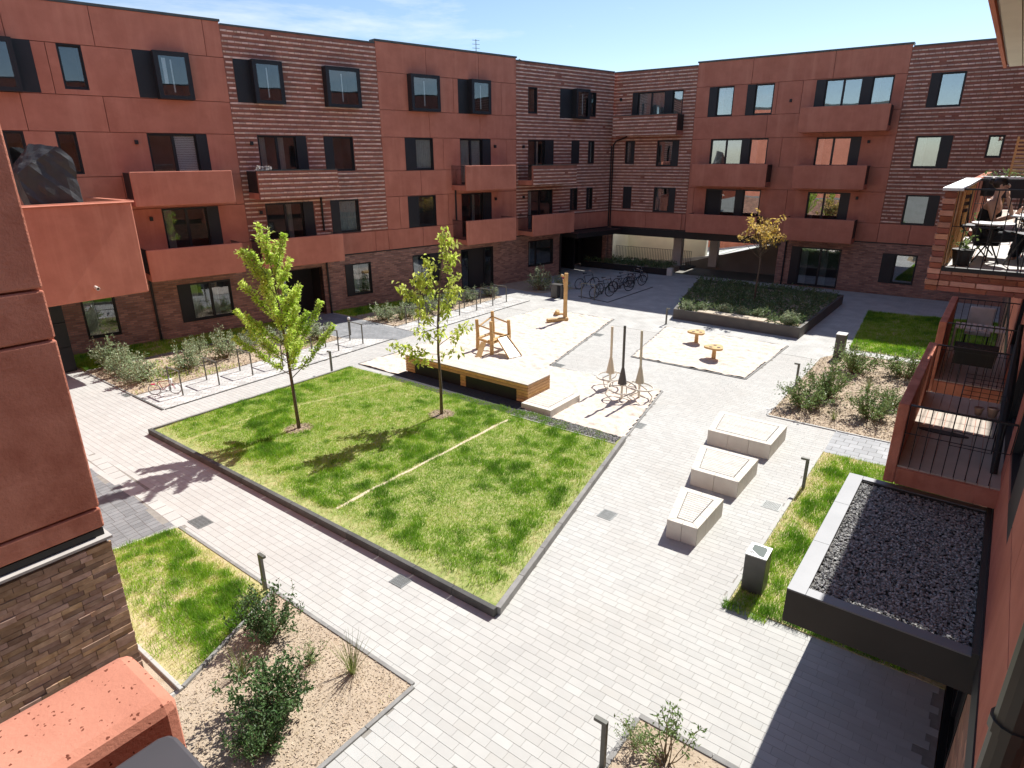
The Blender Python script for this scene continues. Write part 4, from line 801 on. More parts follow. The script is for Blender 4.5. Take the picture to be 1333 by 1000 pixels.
put(LS, [(8.95, 26.3, 1.15, 1.35, 'tallest grey green shrub against the dark entrance pier'), (9.0, 25.2, 1.1, 1.05, 'grey green shrub between the pier shrub and the path kerb'), (8.95, 23.8, 1.2, 1.0, 'grey green shrub beside the red bicycle'), (10.75, 23.9, 1.15, 1.1, 'grey green shrub behind the second bike hoop'), (12.3, 24.0, 1.1, 1.35, 'tall grey green shrub behind the third bike hoop'), (12.0, 25.6, .75, .8, 'small grey green shrub near the brick plinth'), (13.6, 24.3, .9, .9, 'grey green shrub behind the plumed tree'), (14.9, 24.2, 1., .85, 'grey green shrub just behind the trunk line of the plumed tree'), (16.3, 23.3, 1.15, .95, 'grey green shrub beside the low round bollard'),
         (20.4, 23.6, 1.1, .95, 'grey green shrub at the edge of the dark grey path'), (21.5, 23.1, 1.05, .9, 'grey green shrub behind the first hoop past the path'), (22.9, 22.9, 1.1, 1.15, 'grey green shrub behind the crown of the thin tree'), (24.6, 23.0, 1., .95, 'grey green shrub in front of the double entrance door'), (26.3, 23.1, .95, .85, 'low grey green shrub beyond the entrance door'), (27.9, 23.0, .9, .8, 'last low grey green shrub before the side path'), (31.1, 21.6, 1.35, 1.5, 'tall loose shrub beside the open backed litter bin'), (31.8, 20.6, 1.1, 1.0, 'shrub directly behind the open backed litter bin')], 'grey green shrubs along the left block')
SG = sedge_proto('dry_grass_tuft', 'upright pale grass tuft casting a fan of shadow in the near bed', 60, .62, BLADE, 5, lean=.5); SG.location = (4.62, 6.72, .015); SG['group'] = 'grass tufts'
o = dup(SG, (3.55, 8.05, .015), 1., 'dry grass tuft between the dark shrub and the lawn kerb', .8)
o = dup(SG, (23.6, 2.6, .015), 2., 'dry wispy tuft in the middle of the mulch bed', .8); o = dup(SG, (20.0, 2.95, .015), 3., 'thin twiggy tuft near the front kerb of the mulch bed', .7); o = dup(SG, (13.9, 23.2, .015), 4., 'straw grass tuft between the bike hoops and the plumed tree', 1.2); o = dup(SG, (20.9, 22.9, .015), .4, 'straw grass tuft between two grey green shrubs', 1.1)
# raised planter
PLM = mat('planter_steel', (.135, .125, .112), .7, (.10, .095, .088), 2., 1., .1, 50)
pt = thing('raised_planter', 'large low grey brown planter with plants, two thirds in shade', 'planter', (0, 0, 0)); pp = PLANT
ins = [(29.27, 12.08), (29.06, 6.32), (37.5, 6.27), (37.5, 14.16)]
for i in range(4):
    a, b, c, d = pp[i], pp[(i+1) % 4], ins[(i+1) % 4], ins[i]; MB().prism([a, b, c, d], 0, .5).build('planter_wall', PLM, pt)
MB().prism(ins, 0, .38).build('planter_soil', SOIL, pt); MB().prism([(29.12, 11.0), (28.98, 7.8), (29.6, 7.8), (29.7, 11.0)], .501, .545).build('timber_seat', mat('weathered_pine', (.55, .47, .36), .8, (.45, .37, .27), 6., 1.), pt)
n = 9000; P2 = scatter(ins, n); hh = .18+.28*vnoise(P2[:, 0], P2[:, 1], 1.6, 80); k = rng.random(n) < .45+.7*vnoise(P2[:, 0], P2[:, 1], 1.1, 81); k &= ~((P2[:, 0] < 29.75) & (P2[:, 1] > 7.75) & (P2[:, 1] < 11.05)); P2, hh = P2[k], hh[k]; n = len(P2)
Pz = np.column_stack([P2, .38+hh*rng.random(n)**.5]); rd = rng.normal(0, 1, (n, 3)); rd[:, 2] += .8
tag(leafobj('ground_cover', [leaves(Pz, rd, .20, .07, .3)], GRY, None), 'low grey green planting filling the raised planter', 'planting', kind='stuff')
pl = shrub_proto('cushion_plant', 'pale green cushion plant at the near corner of the raised planter', SHRL, .5, .55, 50, 900, .10, .045, 8, bare=.15)
rr2 = random.Random(5)
for i, (x, y, s, lab) in enumerate(((29.55, 6.85, 1.15, None), (29.5, 11.6, .9, 'pale green cushion plant at the corner of the planter next to the slim bollard'), (29.75, 10.9, .8, 'pale cushion plant behind the left end of the timber seat'), (30.0, 9.9, .9, 'tawny cushion plant behind the left half of the timber seat'), (30.0, 9.1, .85, 'pale cushion plant behind the middle of the timber seat'), (30.0, 8.3, .85, 'pale cushion plant behind the right half of the timber seat'))):
    if i == 0: pl.location = (x, y, .38); pl.scale = (s, s, s); pl['group'] = 'cushion plants in the planter'
    else: dup(pl, (x, y, .38), rr2.random()*6, lab, s)

# ================================================================ courtyard objects
PINE = mat('oiled_pine', (.72, .44, .20), .6, (.58, .33, .135), 5., 1., .2, 40, isl=.12); ROB = mat('robinia_wood', (.64, .42, .18), .65, (.50, .31, .12), 4., 1., .3, 30); DECK = mat('weathered_deck', (.68, .61, .54), .8, (.57, .51, .44), 4., 1., .2, 60, isl=.10); SLATW = mat('grey_bench_slat', (.60, .58, .53), .75, (.50, .48, .44), 5., 1., .15, 60, isl=.07)
STEEL = mat('stainless_steel', (.62, .58, .50), .35, (.5, .47, .4), 6., 1., metal=.55); BOLL = mat('bollard_metal', (.15, .15, .125), .45, (.11, .11, .095), 6., 1.); BINM = mat('bin_steel', (.105, .103, .098), .42, (.08, .078, .075), 3., 1., metal=.2)
# deck box
dbx = thing('deck_box', 'long timber clad platform with two dark recessed panels facing the lawn', 'platform', (15.32, 11.1, 0)); LY = 5.57; DX = 1.25
for i in range(11): MB().box(-.03+i*.1165, .081+i*.1165, -.03, LY+.03, .735, .765).build('deck_board', DECK, dbx)
MB().box(.02, DX-.02, .02, LY-.02, .0, .73).build('core', DARKC, dbx)
for i in range(6):
    z = .135+i*.1; MB().box(-.005, DX+.005, -.022, .004, z, z+.085).build('slat', PINE, dbx)
    if i < 4:
        for a, b in ((.006, .42), (2.62, 2.86), (5.1, LY)): MB().box(-.025, .0, a, b, z, z+.085).build('slat', PINE, dbx)
    else: MB().box(-.025, .0, .006, LY, z, z+.085).build('slat', PINE, dbx)
for a, b in ((.43, 2.6), (2.88, 5.08)): MB().box(-.012, .015, a, b, .14, .53).build('recess_panel', SHUT, dbx)
plt = thing('low_platform', 'low pale concrete step with a slatted top at the end of the timber platform', 'platform', (14.93, 9.94, 0))
for a, b in ((0, .24), (.245, 1.0), (1.005, 1.72)): MB().box(a, b, 0, .2, 0, .27).build('concrete_block', CONC, plt, bev=.006)
MB().box(0, .2, .205, 1.12, 0, .27).build('concrete_block', CONC, plt, bev=.006); MB().box(.205, 1.72, .205, 1.12, 0, .2).build('core', CONC, plt)
for i in range(10): MB().box(.21+i*.151, .35+i*.151, .21, 1.12, .201, .275).build('slat', DECK, plt)
# benches
def bench(poly, label, fc, rc):
    x0, y0 = poly[0]; t = thing('seat_block', label, 'bench', (x0, y0, 0), 0, 'pale concrete seat blocks with slatted tops'); p = [(a-x0, b-y0) for a, b in poly]   # near-right, near-left, far-left, far-right
    A, B, C_, D = [Vector((*q, 0)) for q in p]; h = .43; cen = (A+B+C_+D)/4; ins_ = [q+(cen-q)*.001 for q in (A, B, C_, D)]
    def inset(w):
        out = []; Q = (A, B, C_, D)
        for i in range(4):
            a, b, c = Q[i-1], Q[i], Q[(i+1) % 4]; n1 = Vector((-(b-a).y, (b-a).x, 0)).normalized(); n2 = Vector((-(c-b).y, (c-b).x, 0)).normalized()
            if n1.dot(cen-b) < 0: n1 = -n1
            if n2.dot(cen-b) < 0: n2 = -n2
            bis = n1+n2; out.append(b+bis*(w/(1+n1.dot(n2))))
        return out
    I = inset(.17); Q = (A, B, C_, D)
    for i, cnt in enumerate((fc, rc, fc, rc)):
        a, b, c, d = Q[i], Q[(i+1) % 4], I[(i+1) % 4], I[i]
        for k in range(cnt):
            g = .006/((b-a).length); f0, f1 = k/cnt+g/2, (k+1)/cnt-g/2; L = lambda u, v, f: u+(v-u)*f
            MB().prism([tuple(L(a, b, f0)[:2]), tuple(L(a, b, f1)[:2]), tuple(L(d, c, f1)[:2]), tuple(L(d, c, f0)[:2])], 0, h).build('concrete_block', CONC, t, bev=.006)
    MB().prism([tuple(q[:2]) for q in inset(.175)], .0, h-.055).build('core', DARKC, t)
    J = inset(.185); xa, xb = J[0].x, J[2].x; n = 13; w = (xb-xa)/n
    for k in range(n):
        xm0, xm1 = xa+k*w+.006, xa+(k+1)*w-.006
        def yl(x, a, b): f = (x-a.x)/(b.x-a.x) if abs(b.x-a.x) > 1e-6 else 0; return a.y+(b.y-a.y)*f
        MB().prism([(xm0, yl(xm0, J[0], J[3])), (xm1, yl(xm1, J[0], J[3])), (xm1, yl(xm1, J[1], J[2])), (xm0, yl(xm0, J[1], J[2]))], h-.05, h+.001).build('slat', SLATW, t)
    return t
bench([(16.08, 3.73), (16.06, 5.42), (17.62, 5.66), (17.64, 3.73)], 'largest pale concrete seat block, farthest from the canopy', 3, 4)
bench([(13.56, 3.73), (13.55, 4.88), (15.05, 5.22), (15.06, 3.73)], 'middle pale concrete seat block of the row of three', 2, 3)
bench([(11.1, 3.74), (11.07, 4.39), (12.6, 4.72), (12.6, 3.73)], 'smallest pale concrete seat block, nearest the litter bin', 2, 3)
# bins
b = thing('litter_bin', 'square steel litter bin with a dark slanted opening on its bright top, by the canopy', 'litter bin', (10.27, 2.17, 0), R(2))
MB().box(0, .43, 0, .37, .03, .80).build('bin_body', BINM, b, bev=.006); MB().box(-.004, .434, -.004, .374, .80, .822).build('bin_top', mat('brushed_steel', (.50, .50, .49), .35, metal=.6), b, bev=.004)
MB().prism([(.05, .06), (.05, .13), (.20, .31), (.38, .31), (.38, .10), (.33, .06)], .8225, .826).build('bin_opening', mat('bin_opening_green', (.012, .04, .03), .5), b); MB().ring((.10, .28, .825), .028, .007, n=10).build('ashtray_ring', DARKC, b); MB().box(.03, .40, .03, .34, 0, .03).build('plinth', DARKC, b)
b = thing('litter_bin', 'tall grey pillar bin with a pale cap at the far corner of the mulch bed', 'litter bin', (26.75, 4.05, 0)); MB().box(0, .42, 0, .34, 0, .97).build('bin_body', BINM, b, bev=.006); MB().box(-.01, .43, -.01, .35, .971, 1.0).build('bin_top', WHITE, b)
b = thing('litter_bin', 'open backed grey litter bin beside the loose shrub near the bicycles', 'litter bin', (29.65, 19.15, 0)); MB().box(0, .40, .3, .7, .05, .78).build('bin_body', BINM, b, bev=.006); MB().box(.02, .38, 0, .06, 0, .80).build('post', BINM, b); MB().box(-.01, .41, .0, .71, .781, .80).build('bin_top', BINM, b)
# bollard lights
def bollard(x, y, rz, label, h=.8, first=[None]):
    if first[0] is None:
        t = thing('bollard_light', label, 'bollard light', (x, y, 0), rz, 'slim bollard lights along the paths'); MB().box(-.035, .035, -.03, .03, 0, .8).build('post', BOLL, t, bev=.004); MB().box(-.035, .15, -.033, .033, .765, .815).build('lamp_head', BOLL, t, bev=.004); MB().box(.045, .145, -.026, .026, .760, .766).build('diffuser', WHITE, t); MB().box(-.06, .06, -.05, .05, -.01, .012).build('foot_plate', BOLL, t); first[0] = t
    else: t = dup(first[0], (x, y, 0), rz, label, (1, 1, h/.8))
    return t
bollard(4.95, 9.62, R(-90), 'bollard light at the edge of the patchy lawn strip below the near wing')
bollard(13.77, 19.1, R(90), 'bollard light behind the far left corner of the raised lawn', .8); bollard(27.9, 12.0, R(-90), 'bollard light at the corner of the small sand pit by the planter', .78); bollard(22.55, 4.7, R(90), 'bollard light at the kerb of the mulch bed', .8); bollard(14.98, 2.6, R(90), 'bollard light on the bright lawn strip beside the seat blocks', .8); bollard(5.55, 2.78, R(90), 'bollard light cut off by the bottom edge of the picture', .8)
t = thing('bollard_light', 'thicker round bollard light by the dark grey path to the house door', 'bollard light', (17.6, 22.75, 0)); MB().lathe([(.05, 0), (.05, .72), (.065, .72), (.065, .78), (.05, .82), (.01, .83)], n=14).build('post', BOLL, t, smooth=False); MB().lathe([(.066, .74), (.066, .79), (.05, .835), (.01, .84)], n=14).build('lamp_head', WHITE, t)
# drain grates
GRT = mat('drain_grate_steel', (.27, .28, .275), .5, (.2, .21, .2), 12., 1., metal=.3)
def grate(x, y, w, l, label, first=[None]):
    t = thing('drain_grate', label, 'drain grate', (x, y, .002), 0, 'drain grates in the paving'); MB().box(-w/2, w/2, -l/2, l/2, -.01, -.001).build('grate_pit', mat('pit', (.06, .06, .06), .9) if not bpy.data.materials.get('pit') else bpy.data.materials['pit'], t)
    m = MB().box(-w/2, w/2, -l/2, -l/2+.02, 0, .006).box(-w/2, w/2, l/2-.02, l/2, 0, .006).box(-w/2, -w/2+.02, -l/2+.021, l/2-.021, 0, .006).box(w/2-.02, w/2, -l/2+.021, l/2-.021, 0, .006); m.build('grate_frame', GRT, t)
    q = MB(); n = int(l/.03)
    for i in range(1, n): q.box(-w/2+.021, w/2-.021, -l/2+i*l/n-.009, -l/2+i*l/n+.009, 0, .005)
    for i in range(1, 4): q.box(-w/2+i*w/4-.005, -w/2+i*w/4+.005, -l/2+.02, l/2-.02, -.001, .004)
    q.build('grate_bars', GRT, t)
for g_ in ((11.1, 5.81, .36, .35, 'square drain grate in the open paving beside the lawn corner'), (13.72, 2.97, .36, .40, 'barred drain grate beside the lawn strip and its bollard'), (16.1, 7.55, .4, .4, 'drain grate at the corner of the spinner sand pit'), (6.66, 7.8, .30, .34, 'drain grate at the foot of the raised lawn kerb'), (5.42, 12.9, .34, .5, 'drain grate at the tip of the patchy lawn strip by the dark paving'), (19.5, 12.7, .4, .5, 'drain grate at the inner corner of the large sand pit'), (24.3, 13.7, .4, .5, 'drain grate along the straight edge of the large sand pit'), (8.05, 22.75, .3, .4, 'drain grate beside the kerb near the red bicycle')): grate(*g_)
# bike hoops
def hoops():
    t = None; names = {9.15: 'bike hoop with the red bicycle leaning on it', 10.45: 'second bike hoop from the red bicycle', 11.76: 'third bike hoop from the red bicycle', 13.04: 'bike hoop left of the plumed tree trunk', 14.4: 'bike hoop hidden behind the plumed tree crown', 15.7: 'bike hoop two before the dark grey path', 17.0: 'last bike hoop before the dark grey path', 20.5: 'first bike hoop past the dark grey path', 21.9: 'bike hoop behind the thin tree', 23.4: 'bike hoop in line with the double entrance door', 24.75: 'bike hoop just past the double entrance door', 26.1: 'second last hoop of the far cobbled strip', 27.3: 'last hoop of the far cobbled strip'}
    for x, lab in names.items():
        y = 21.15 if x < 18 else 21.25
        if t is None:
            t = thing('bike_hoop', lab, 'bike stand', (x, y, 0), 0, 'steel bike hoops on the cobbled strips'); m = MB(); m.bar((0, 0, 0), (0, 0, .86), .05, .03).bar((0, .87, 0), (0, .87, .86), .05, .03).bar((0, -.015, .872), (0, .885, .872), .05, .025); m.build('hoop', BOLL, t)
        else: dup(t, (x, y, 0), 0, lab)
    for x, y, rz, lab in ((30.55, 17.5, R(0), 'bike hoop at the sunlit edge of the bicycle parking'),): dup(t, (x, y, 0), rz, lab)
hoops()
# bicycles
TYRE = mat('tyre_rubber', (.012, .012, .013), .7); CHR = mat('bike_alloy', (.45, .45, .46), .3, metal=.8); SADM = mat('saddle_black', (.02, .02, .02), .6)
def bicycle(label, frm, s=1., loc=(0, 0, 0), rz=0, lean=0., group=None, kid=False, wheelm=None):
    t = thing('bicycle', label, 'bicycle', loc, rz, group); t.rotation_euler = (R(lean), 0, rz); t.scale = (s, s, s); r = .335
    for x in (-.52, .54):
        w = MB().ring((x, 0, r), r-.018, .02, (0, 1, 0), 24, 6).build('tyre', wheelm or TYRE, None); wh = MB().lathe([(.02, -.035), (.02, .035)], n=8); me = MB().ring((x, 0, r), r-.045, .009, (0, 1, 0), 24, 4)
        for k in range(14): a = 2*PI*k/14; me.bar((x, 0, r), (x+(r-.05)*math.cos(a), 0, r+(r-.05)*math.sin(a)), .004, .004)
        me.tube([(x, -.05, r), (x, .05, r)], .02, 8); wo = me.build('wheel', CHR, t); w.parent = wo
    f = MB(); bb, seat, head, hd2 = (-.08, 0, .29), (-.22, 0, .80), (.36, 0, .82), (.40, 0, .68)
    for a, b, q in ((bb, seat, .017), (bb, hd2, .02), (seat, head, .016), (bb, (-.52, 0, .335), .010), (seat, (-.52, 0, .335), .009), ((.345, 0, .88), hd2, .02), (hd2, (.47, .045, .52), .014), (hd2, (.47, -.045, .52), .014), ((.47, .045, .52), (.54, .045, .335), .012), ((.47, -.045, .52), (.54, -.045, .335), .012)): f.tube([a, b], q, 6)
    f.build('frame', frm, t); MB().tube([seat, (-.255, 0, .93)], .012, 6).build('seat_post', CHR, t)
    MB().lathe([(.02, 0), (.06, .02), (.075, .045), (.04, .06)], (-.27, 0, .92), 10).box(-.22, -.06, -.025, .025, .935, .965).build('saddle', SADM, t)
    MB().tube([(.345, 0, .88), (.33, 0, 1.0)], .014, 6).tube([(.24, -.29, 1.03), (.33, -.2, 1.01), (.35, 0, 1.0), (.33, .2, 1.01), (.24, .29, 1.03)], .012, 6).build('handlebar', CHR, t)
    MB().ring((-.08, .04, .29), .085, .008, (0, 1, 0), 14, 4).bar((-.08, .05, .29), (.04, .06, .19), .02, .012).bar((-.08, -.05, .29), (-.2, -.06, .39), .02, .012).box(.0, .08, .05, .13, .17, .19).box(-.24, -.16, -.13, -.05, .385, .405).build('crank', SADM, t)
    MB().ring((-.52, 0, .335), .37, .012, (0, 1, 0), 12, 4, R(60), R(190)).build('mudguard', SADM, t)
    if kid: MB().bar((.36, .05, .62), (.40, .05, .9), .14, .12).build('basket', WHITE, t); MB().bar((-.42, 0, .66), (-.62, 0, .68), .13, .02).build('rack', frm, t)
    return t
REDP = mat('red_bike_paint', (.42, .02, .07), .4); BLKP = mat('black_bike_paint', (.015, .015, .018), .35); BLUP = mat('blue_grey_bike_paint', (.06, .08, .12), .35); GRNP = mat('dark_green_bike_paint', (.02, .05, .035), .35)
bicycle('small red and white child bicycle leaning on the first bike hoop', REDP, .62, (8.86, 21.75, 0), R(-42), 8, kid=True, wheelm=mat('pale_tyre', (.35, .33, .33), .7))
bk = 'bicycles parked in the shade by the passage'
for x, y, rz, ln, p_, lab in ((31.5, 17.6, -28, 6, GRNP, 'bicycle with a pale basket, closest to the sunlit paving'), (32.6, 17.9, -20, -5, BLKP, 'dark bicycle second in the shaded row'), (33.6, 17.5, -35, 7, BLKP, 'black bicycle with its front wheel turned to the court'), (34.6, 17.8, -25, -6, BLUP, 'blue grey bicycle in the middle of the shaded row'), (35.6, 17.6, -30, 5, BLKP, 'black bicycle second from the right end of the shaded row'), (36.6, 17.9, -24, -5, BLUP, 'last blue grey bicycle of the shaded row'), (33.2, 19.6, -30, 4, BLKP, 'dark bicycle at the back of the shaded row')): bicycle(lab, p_, 1., (x, y, 0), R(rz), ln, bk)
sh = thing('low_planter', 'low dark planted bed edging in the shade before the passage railing', 'planter', ER, aR); MB().box(-23.4, -16.7, -1.2, -1.1, 0, .42).build('planter_wall', ANTH, sh); MB().box(-23.4, -16.7, -1.099, 1.1, 0, .36).build('planter_soil', SOIL, sh); P_ = np.column_stack([rng.uniform(-23.3, -16.8, 2200), rng.uniform(-1.05, 1.0, 2200), rng.uniform(.36, .62, 2200)]); tag(leafobj('foliage', [leaves(P_, rng.normal(0, 1, (2200, 3))+np.array([0, 0, .7]), .2, .07, .3)], GRY, sh), kind='stuff'); MB().box(-16.65, -16.3, -1.25, -.9, 0, .5).build('end_block', CONC, sh)
for p_ in ([(30.5, 16.62), (35.9, 16.5)], [(30.5, 16.62), (30.95, 18.8)]): kerb('path_kerb', p_, .06, .03, KERBD)
# play equipment
ph = thing('play_tower', 'small robinia play tower with four posts and a pale slide in the sand', 'play tower', (0, 0, 0)); cs = [(18.98, 15.55), (19.22, 16.5), (20.3, 16.55), (20.22, 15.62)]
for (x, y), hgt in zip(cs, (1.42, 1.32, 1.45, 1.22)): MB().tube([(x, y, -.05), (x+.02, y, .7), (x, y+.02, hgt)], [.085, .075, .07], 8).build('post', ROB, ph, smooth=False)
for a, b, z0, z1 in ((0, 1, 1.08, 1.1), (1, 2, .98, 1.25), (2, 3, 1.22, 1.1), (0, 3, 1.12, 1.08)): 
    if (a, b) != (0, 3): MB().tube([(*cs[a], z0), (*cs[b], z1)], .035, 6).build('rail', ROB, ph)
for a, b in ((0, 1), (1, 2), (2, 3), (3, 0)): MB().tube([(*cs[a], .52), (*cs[b], .52)], .06, 7).build('beam', ROB, ph)
for i in range(2): MB().box(19.02, 20.2, 15.5+i*.15, 15.63+i*.15, .57, .61).build('floor_board', ROB, ph)
m = MB(); A_, B_, C2, D2 = Vector((19.28, 15.5, .62)), Vector((19.85, 15.42, .62)), Vector((19.5, 14.42, .05)), Vector((18.92, 14.62, .05)); up_ = Vector((0, 0, .03)); m.add([A_, B_, C2, D2, A_+up_, B_+up_, C2+up_, D2+up_], [(0, 3, 2, 1), (4, 5, 6, 7), (0, 1, 5, 4), (1, 2, 6, 5), (2, 3, 7, 6), (3, 0, 4, 7)]); m.build('slide', mat('slide_plastic', (.70, .66, .58), .4), ph)
for a, b in ((A_, D2), (B_, C2)): MB().bar(a+Vector((0, 0, .05)), b+Vector((0, 0, .03)), .025, .07).build('slide_cheek', ROB, ph)
MB().bar((18.95, 15.95, .5), (18.35, 15.75, .02), .22, .05).build('ramp', ROB, ph)
dg = thing('sand_crane', 'tall robinia post with a log seat and beak in the large sand pit', 'play crane', (25.58, 16.26, 0)); MB().tube([(0, 0, -.1), (.02, .02, .8), (0, .0, 1.6), (.03, .0, 2.35)], [.11, .10, .10, .095], 9).build('post', ROB, dg)
MB().tube([(.05, -.1, .1), (-.9, .45, .13)], [.12, .11], 9).build('log', ROB, dg); MB().tube([(.03, .02, 2.18), (-.14, .2, 2.26)], .055, 7).tube([(.0, .05, 1.5), (-.05, .12, 2.05)], .04, 6).build('beak', ROB, dg); MB().lathe([(.03, 0), (.05, .03), (.03, .06)], (-.05, .14, 2.1), 8).build('pulley', REDP, dg)
lg = thing('log_stub', 'short angled log stub in the sand behind the play crane', 'log', (26.25, 17.1, 0)); MB().tube([(0, .15, .02), (-.05, 0, .28)], [.14, .11], 9).tube([(0, .15, .05), (.25, -.3, .05)], .1, 8).build('log', ROB, lg)
# spinner frames
def spinner(x, y, h, m, lab, seed):
    t = thing('climbing_spinner', lab, 'play equipment', (x, y, 0), 0, 'spindle shaped steel play poles'); rr = random.Random(seed); tl = Vector((rr.uniform(-.03, .03), rr.uniform(-.03, .03), 1))
    MB().tube([(0, 0, -.1), (0, 0, .62)], .04, 8).build('foot_post', STEEL, t); MB().lathe([(.04, .50), (.155, .55), (.05, 1.10)], n=14).build('cone', m, t, smooth=False); MB().tube([(0, 0, 1.05), (tl.x*h*.6, tl.y*h*.6, h)], .044, 8).build('pole', m, t)
    MB().ring((0, 0, .42), .46, .028, (rr.uniform(-.15, .15), rr.uniform(-.15, .15), 1), 28, 6).build('seat_ring', mat('pale_rope', (.66, .62, .54), .7) if not bpy.data.materials.get('pale_rope') else bpy.data.materials['pale_rope'], t)
    for k in range(2):
        a = k*3.14+seed; b = a+.9; MB().tube([(.04*math.cos(a), .04*math.sin(a), .48), (.42*math.cos(a), .42*math.sin(a), .46), (.56*math.cos(a+.3), .56*math.sin(a+.3), .22), (.42*math.cos(b), .42*math.sin(b), .03), (.2*math.cos(b), .2*math.sin(b), .02)], .018, 6).build('loop_tube', STEEL, t)
    return t
CREAM = mat('cream_enamel', (.70, .61, .46), .45); KHAKI = mat('khaki_enamel', (.58, .53, .40), .45); DGREY = mat('dark_enamel', (.10, .095, .09), .4)
spinner(18.15, 8.56, 2.33, KHAKI, 'khaki spindle pole nearest the paved corner of the sand', 1); spinner(17.72, 8.98, 2.5, DGREY, 'dark grey spindle pole in the middle of the three', 2); spinner(18.5, 9.85, 2.2, CREAM, 'cream spindle pole nearest the timber platform', 3)
def mush(x, y, lab):
    t = thing('sand_table', lab, 'play table', (x, y, 0), 0, 'robinia sand tables'); MB().tube([(0, 0, -.1), (0, 0, .46)], [.09, .075], 9).build('stem', ROB, t)
    pts = [(.36*(1+.13*math.cos(3*a+.5))*math.cos(a), .36*(1+.13*math.cos(3*a+.5))*math.sin(a)) for a in [2*PI*k/24 for k in range(24)]]; MB().prism(pts, .46, .535).build('table_top', ROB, t, bev=.01)
    for a in (.3, 2.6, 4.4): MB().lathe([(.07, 0), (.07, .004)], (.19*math.cos(a), .19*math.sin(a), .536), 12).build('bowl', DARKC, t)
mush(25.6, 9.57, 'three lobed wooden sand table nearer the planter'); mush(23.8, 8.13, 'three lobed wooden sand table nearer the seat blocks')
# passage interior and what shows beyond
fn = thing('railing', 'dark steel railing in front of the beige wall inside the passage', 'railing', ER, aR); m = MB(); railing(m, [(-22.6, 2.9), (-16.6, 2.9)], .12, 1.15, .13, .012); m.build('bars', ANTH, fn)
lw_ = thing('low_wall', 'low dark wall carrying the railing inside the passage', 'wall', ER, aR); MB().box(-22.6, -16.3, 1.2, 3.2, 0, .12).build('wall', KERBD, lw_)
bw = thing('ramp_wall', 'beige rendered wall of the ramp behind the passage railing', 'wall', ER, aR); MB().box(-27, -17.2, 7.6, 8.0, -1, 3.4).build('wall', RENDER, bw); MB().box(-24.2, -23.9, .6, 7.6, -1, 2.44).build('end_wall', RENDER, bw)
rw = thing('ramp_wall', 'pale sloping parapet beyond the passage pillars', 'wall', ER, aR); MB().prismy([(-18, -.5), (-9.6, -.5), (-9.6, 2.3), (-18, -.1)], 5.6, 5.9).build('wall', mat('grey_brown_render', (.30, .275, .235), .9, (.25, .23, .195), 1., 1.), rw)
struct('outer_street', MB().prism([tuple(Rp(-34, 9.6)[:2]), tuple(Rp(4, 9.6)[:2]), tuple(Rp(4, 30)[:2]), tuple(Rp(-34, 30)[:2])], -.3, .0), mat('pale_street', (.42, .42, .41), .9, (.34, .34, .33), 1., 1.))
ob = thing('red_wall', 'sunlit red wall beyond the ramp, glimpsed through the passage', 'wall', ER, aR); MB().box(-30, 2, 14.2, 14.6, -2, 3.2).build('wall', STUC, ob)
m = MB(); 
RQ = lambda x, z: (x, z)
rmp = MB().prismy([(-26, -1.6), (-4, -1.6), (-4, 2.6), (-26, -1.4)], 7.4, 14.0); ro = struct('ramp_road', rmp, mat('pale_road', (.55, .55, .53), .9, (.46, .46, .45), 2., 1.)); ro.location = ER; ro.rotation_euler = (0, 0, aR)
for i in range(14):
    x = -24+i*1.3; z = -1.4+(x+26)*4/22; m.add([(x, 8, z+.01), (x+.35, 8, z+.075), (x+1.1, 13, z+.21), (x+.75, 13, z+.15)], [(0, 1, 2, 3)])
mk_ = struct('road_markings', m, mat('green_marking', (.28, .33, .28), .9)); mk_.location = ER; mk_.rotation_euler = (0, 0, aR)
# roof-top details
t = thing('roof_house', 'pale flat roofed stair housing on the roof behind the inner corner', 'roof structure', Lp(33, 6, 12.6), aL); MB().box(-2.2, 3.6, 0, 5, 0, .95).build('wall', RENDER, t); MB().box(-2.35, 3.75, -.15, 5.15, .951, 1.08).build('roof', COP, t)
t = thing('roof_antenna', 'thin roof antenna on the stucco part of the left block', 'antenna', Lp(24.8, 1.2, 12.6)); m = MB().tube([(0, 0, 0), (0, 0, 1.3)], .02, 6); 
for z in (1.25, 1.05, .85): m.tube([(-.2, .1, z), (.2, -.1, z)], .012, 4)
m.build('mast', COP, t)
t = thing('roof_vent', 'small roof vent pipe beside the stair housing', 'vent', Lp(31.5, 5, 12.6)); MB().tube([(0, 0, 0), (0, 0, 1.15)], .06, 8).lathe([(.1, 1.1), (.1, 1.2), (.02, 1.26)], n=8).build('pipe', COP, t)
# ================================================================ camera-side balconies and canopy
cn_ = thing('entrance_canopy', 'dark flat entrance canopy with a loose gravel roof and bright metal rim', 'canopy', (0, 0, 0))
RIM = mat('canopy_rim_metal', (.20, .205, .215), .5, (.17, .175, .185), 2., 1., metal=.15); FAS = mat('canopy_fascia', (.045, .044, .040), .5, (.035, .034, .031), 1.5, 1.)
x0, x1, y0, y1, zt = 6.86, 10.47, -.715, 1.18, 2.8
for a, b, c, d in ((x0, x1, .975, y1), (x0, x0+.155, y0+.1, .974), (x1-.13, x1, y0+.1, .974)): MB().box(a, b, c, d, zt-.02, zt).build('rim', RIM, cn_, bev=.003)
for a, b, c, d in ((x0, x0+.055, y0, y1), (x1-.05, x1, y0, y1), (x0+.056, x1-.051, y1-.055, y1), (x0+.056, x1-.051, .976, 1.0)): MB().box(a+.002, b-.002, c, d-.002, zt-.46, zt-.021).build('fascia', FAS, cn_)
for xx in (8.1, 9.35): MB().box(xx, xx+.006, .98, y1+.001, zt-.4, zt+.0015).build('rim_joint', FAS, cn_)
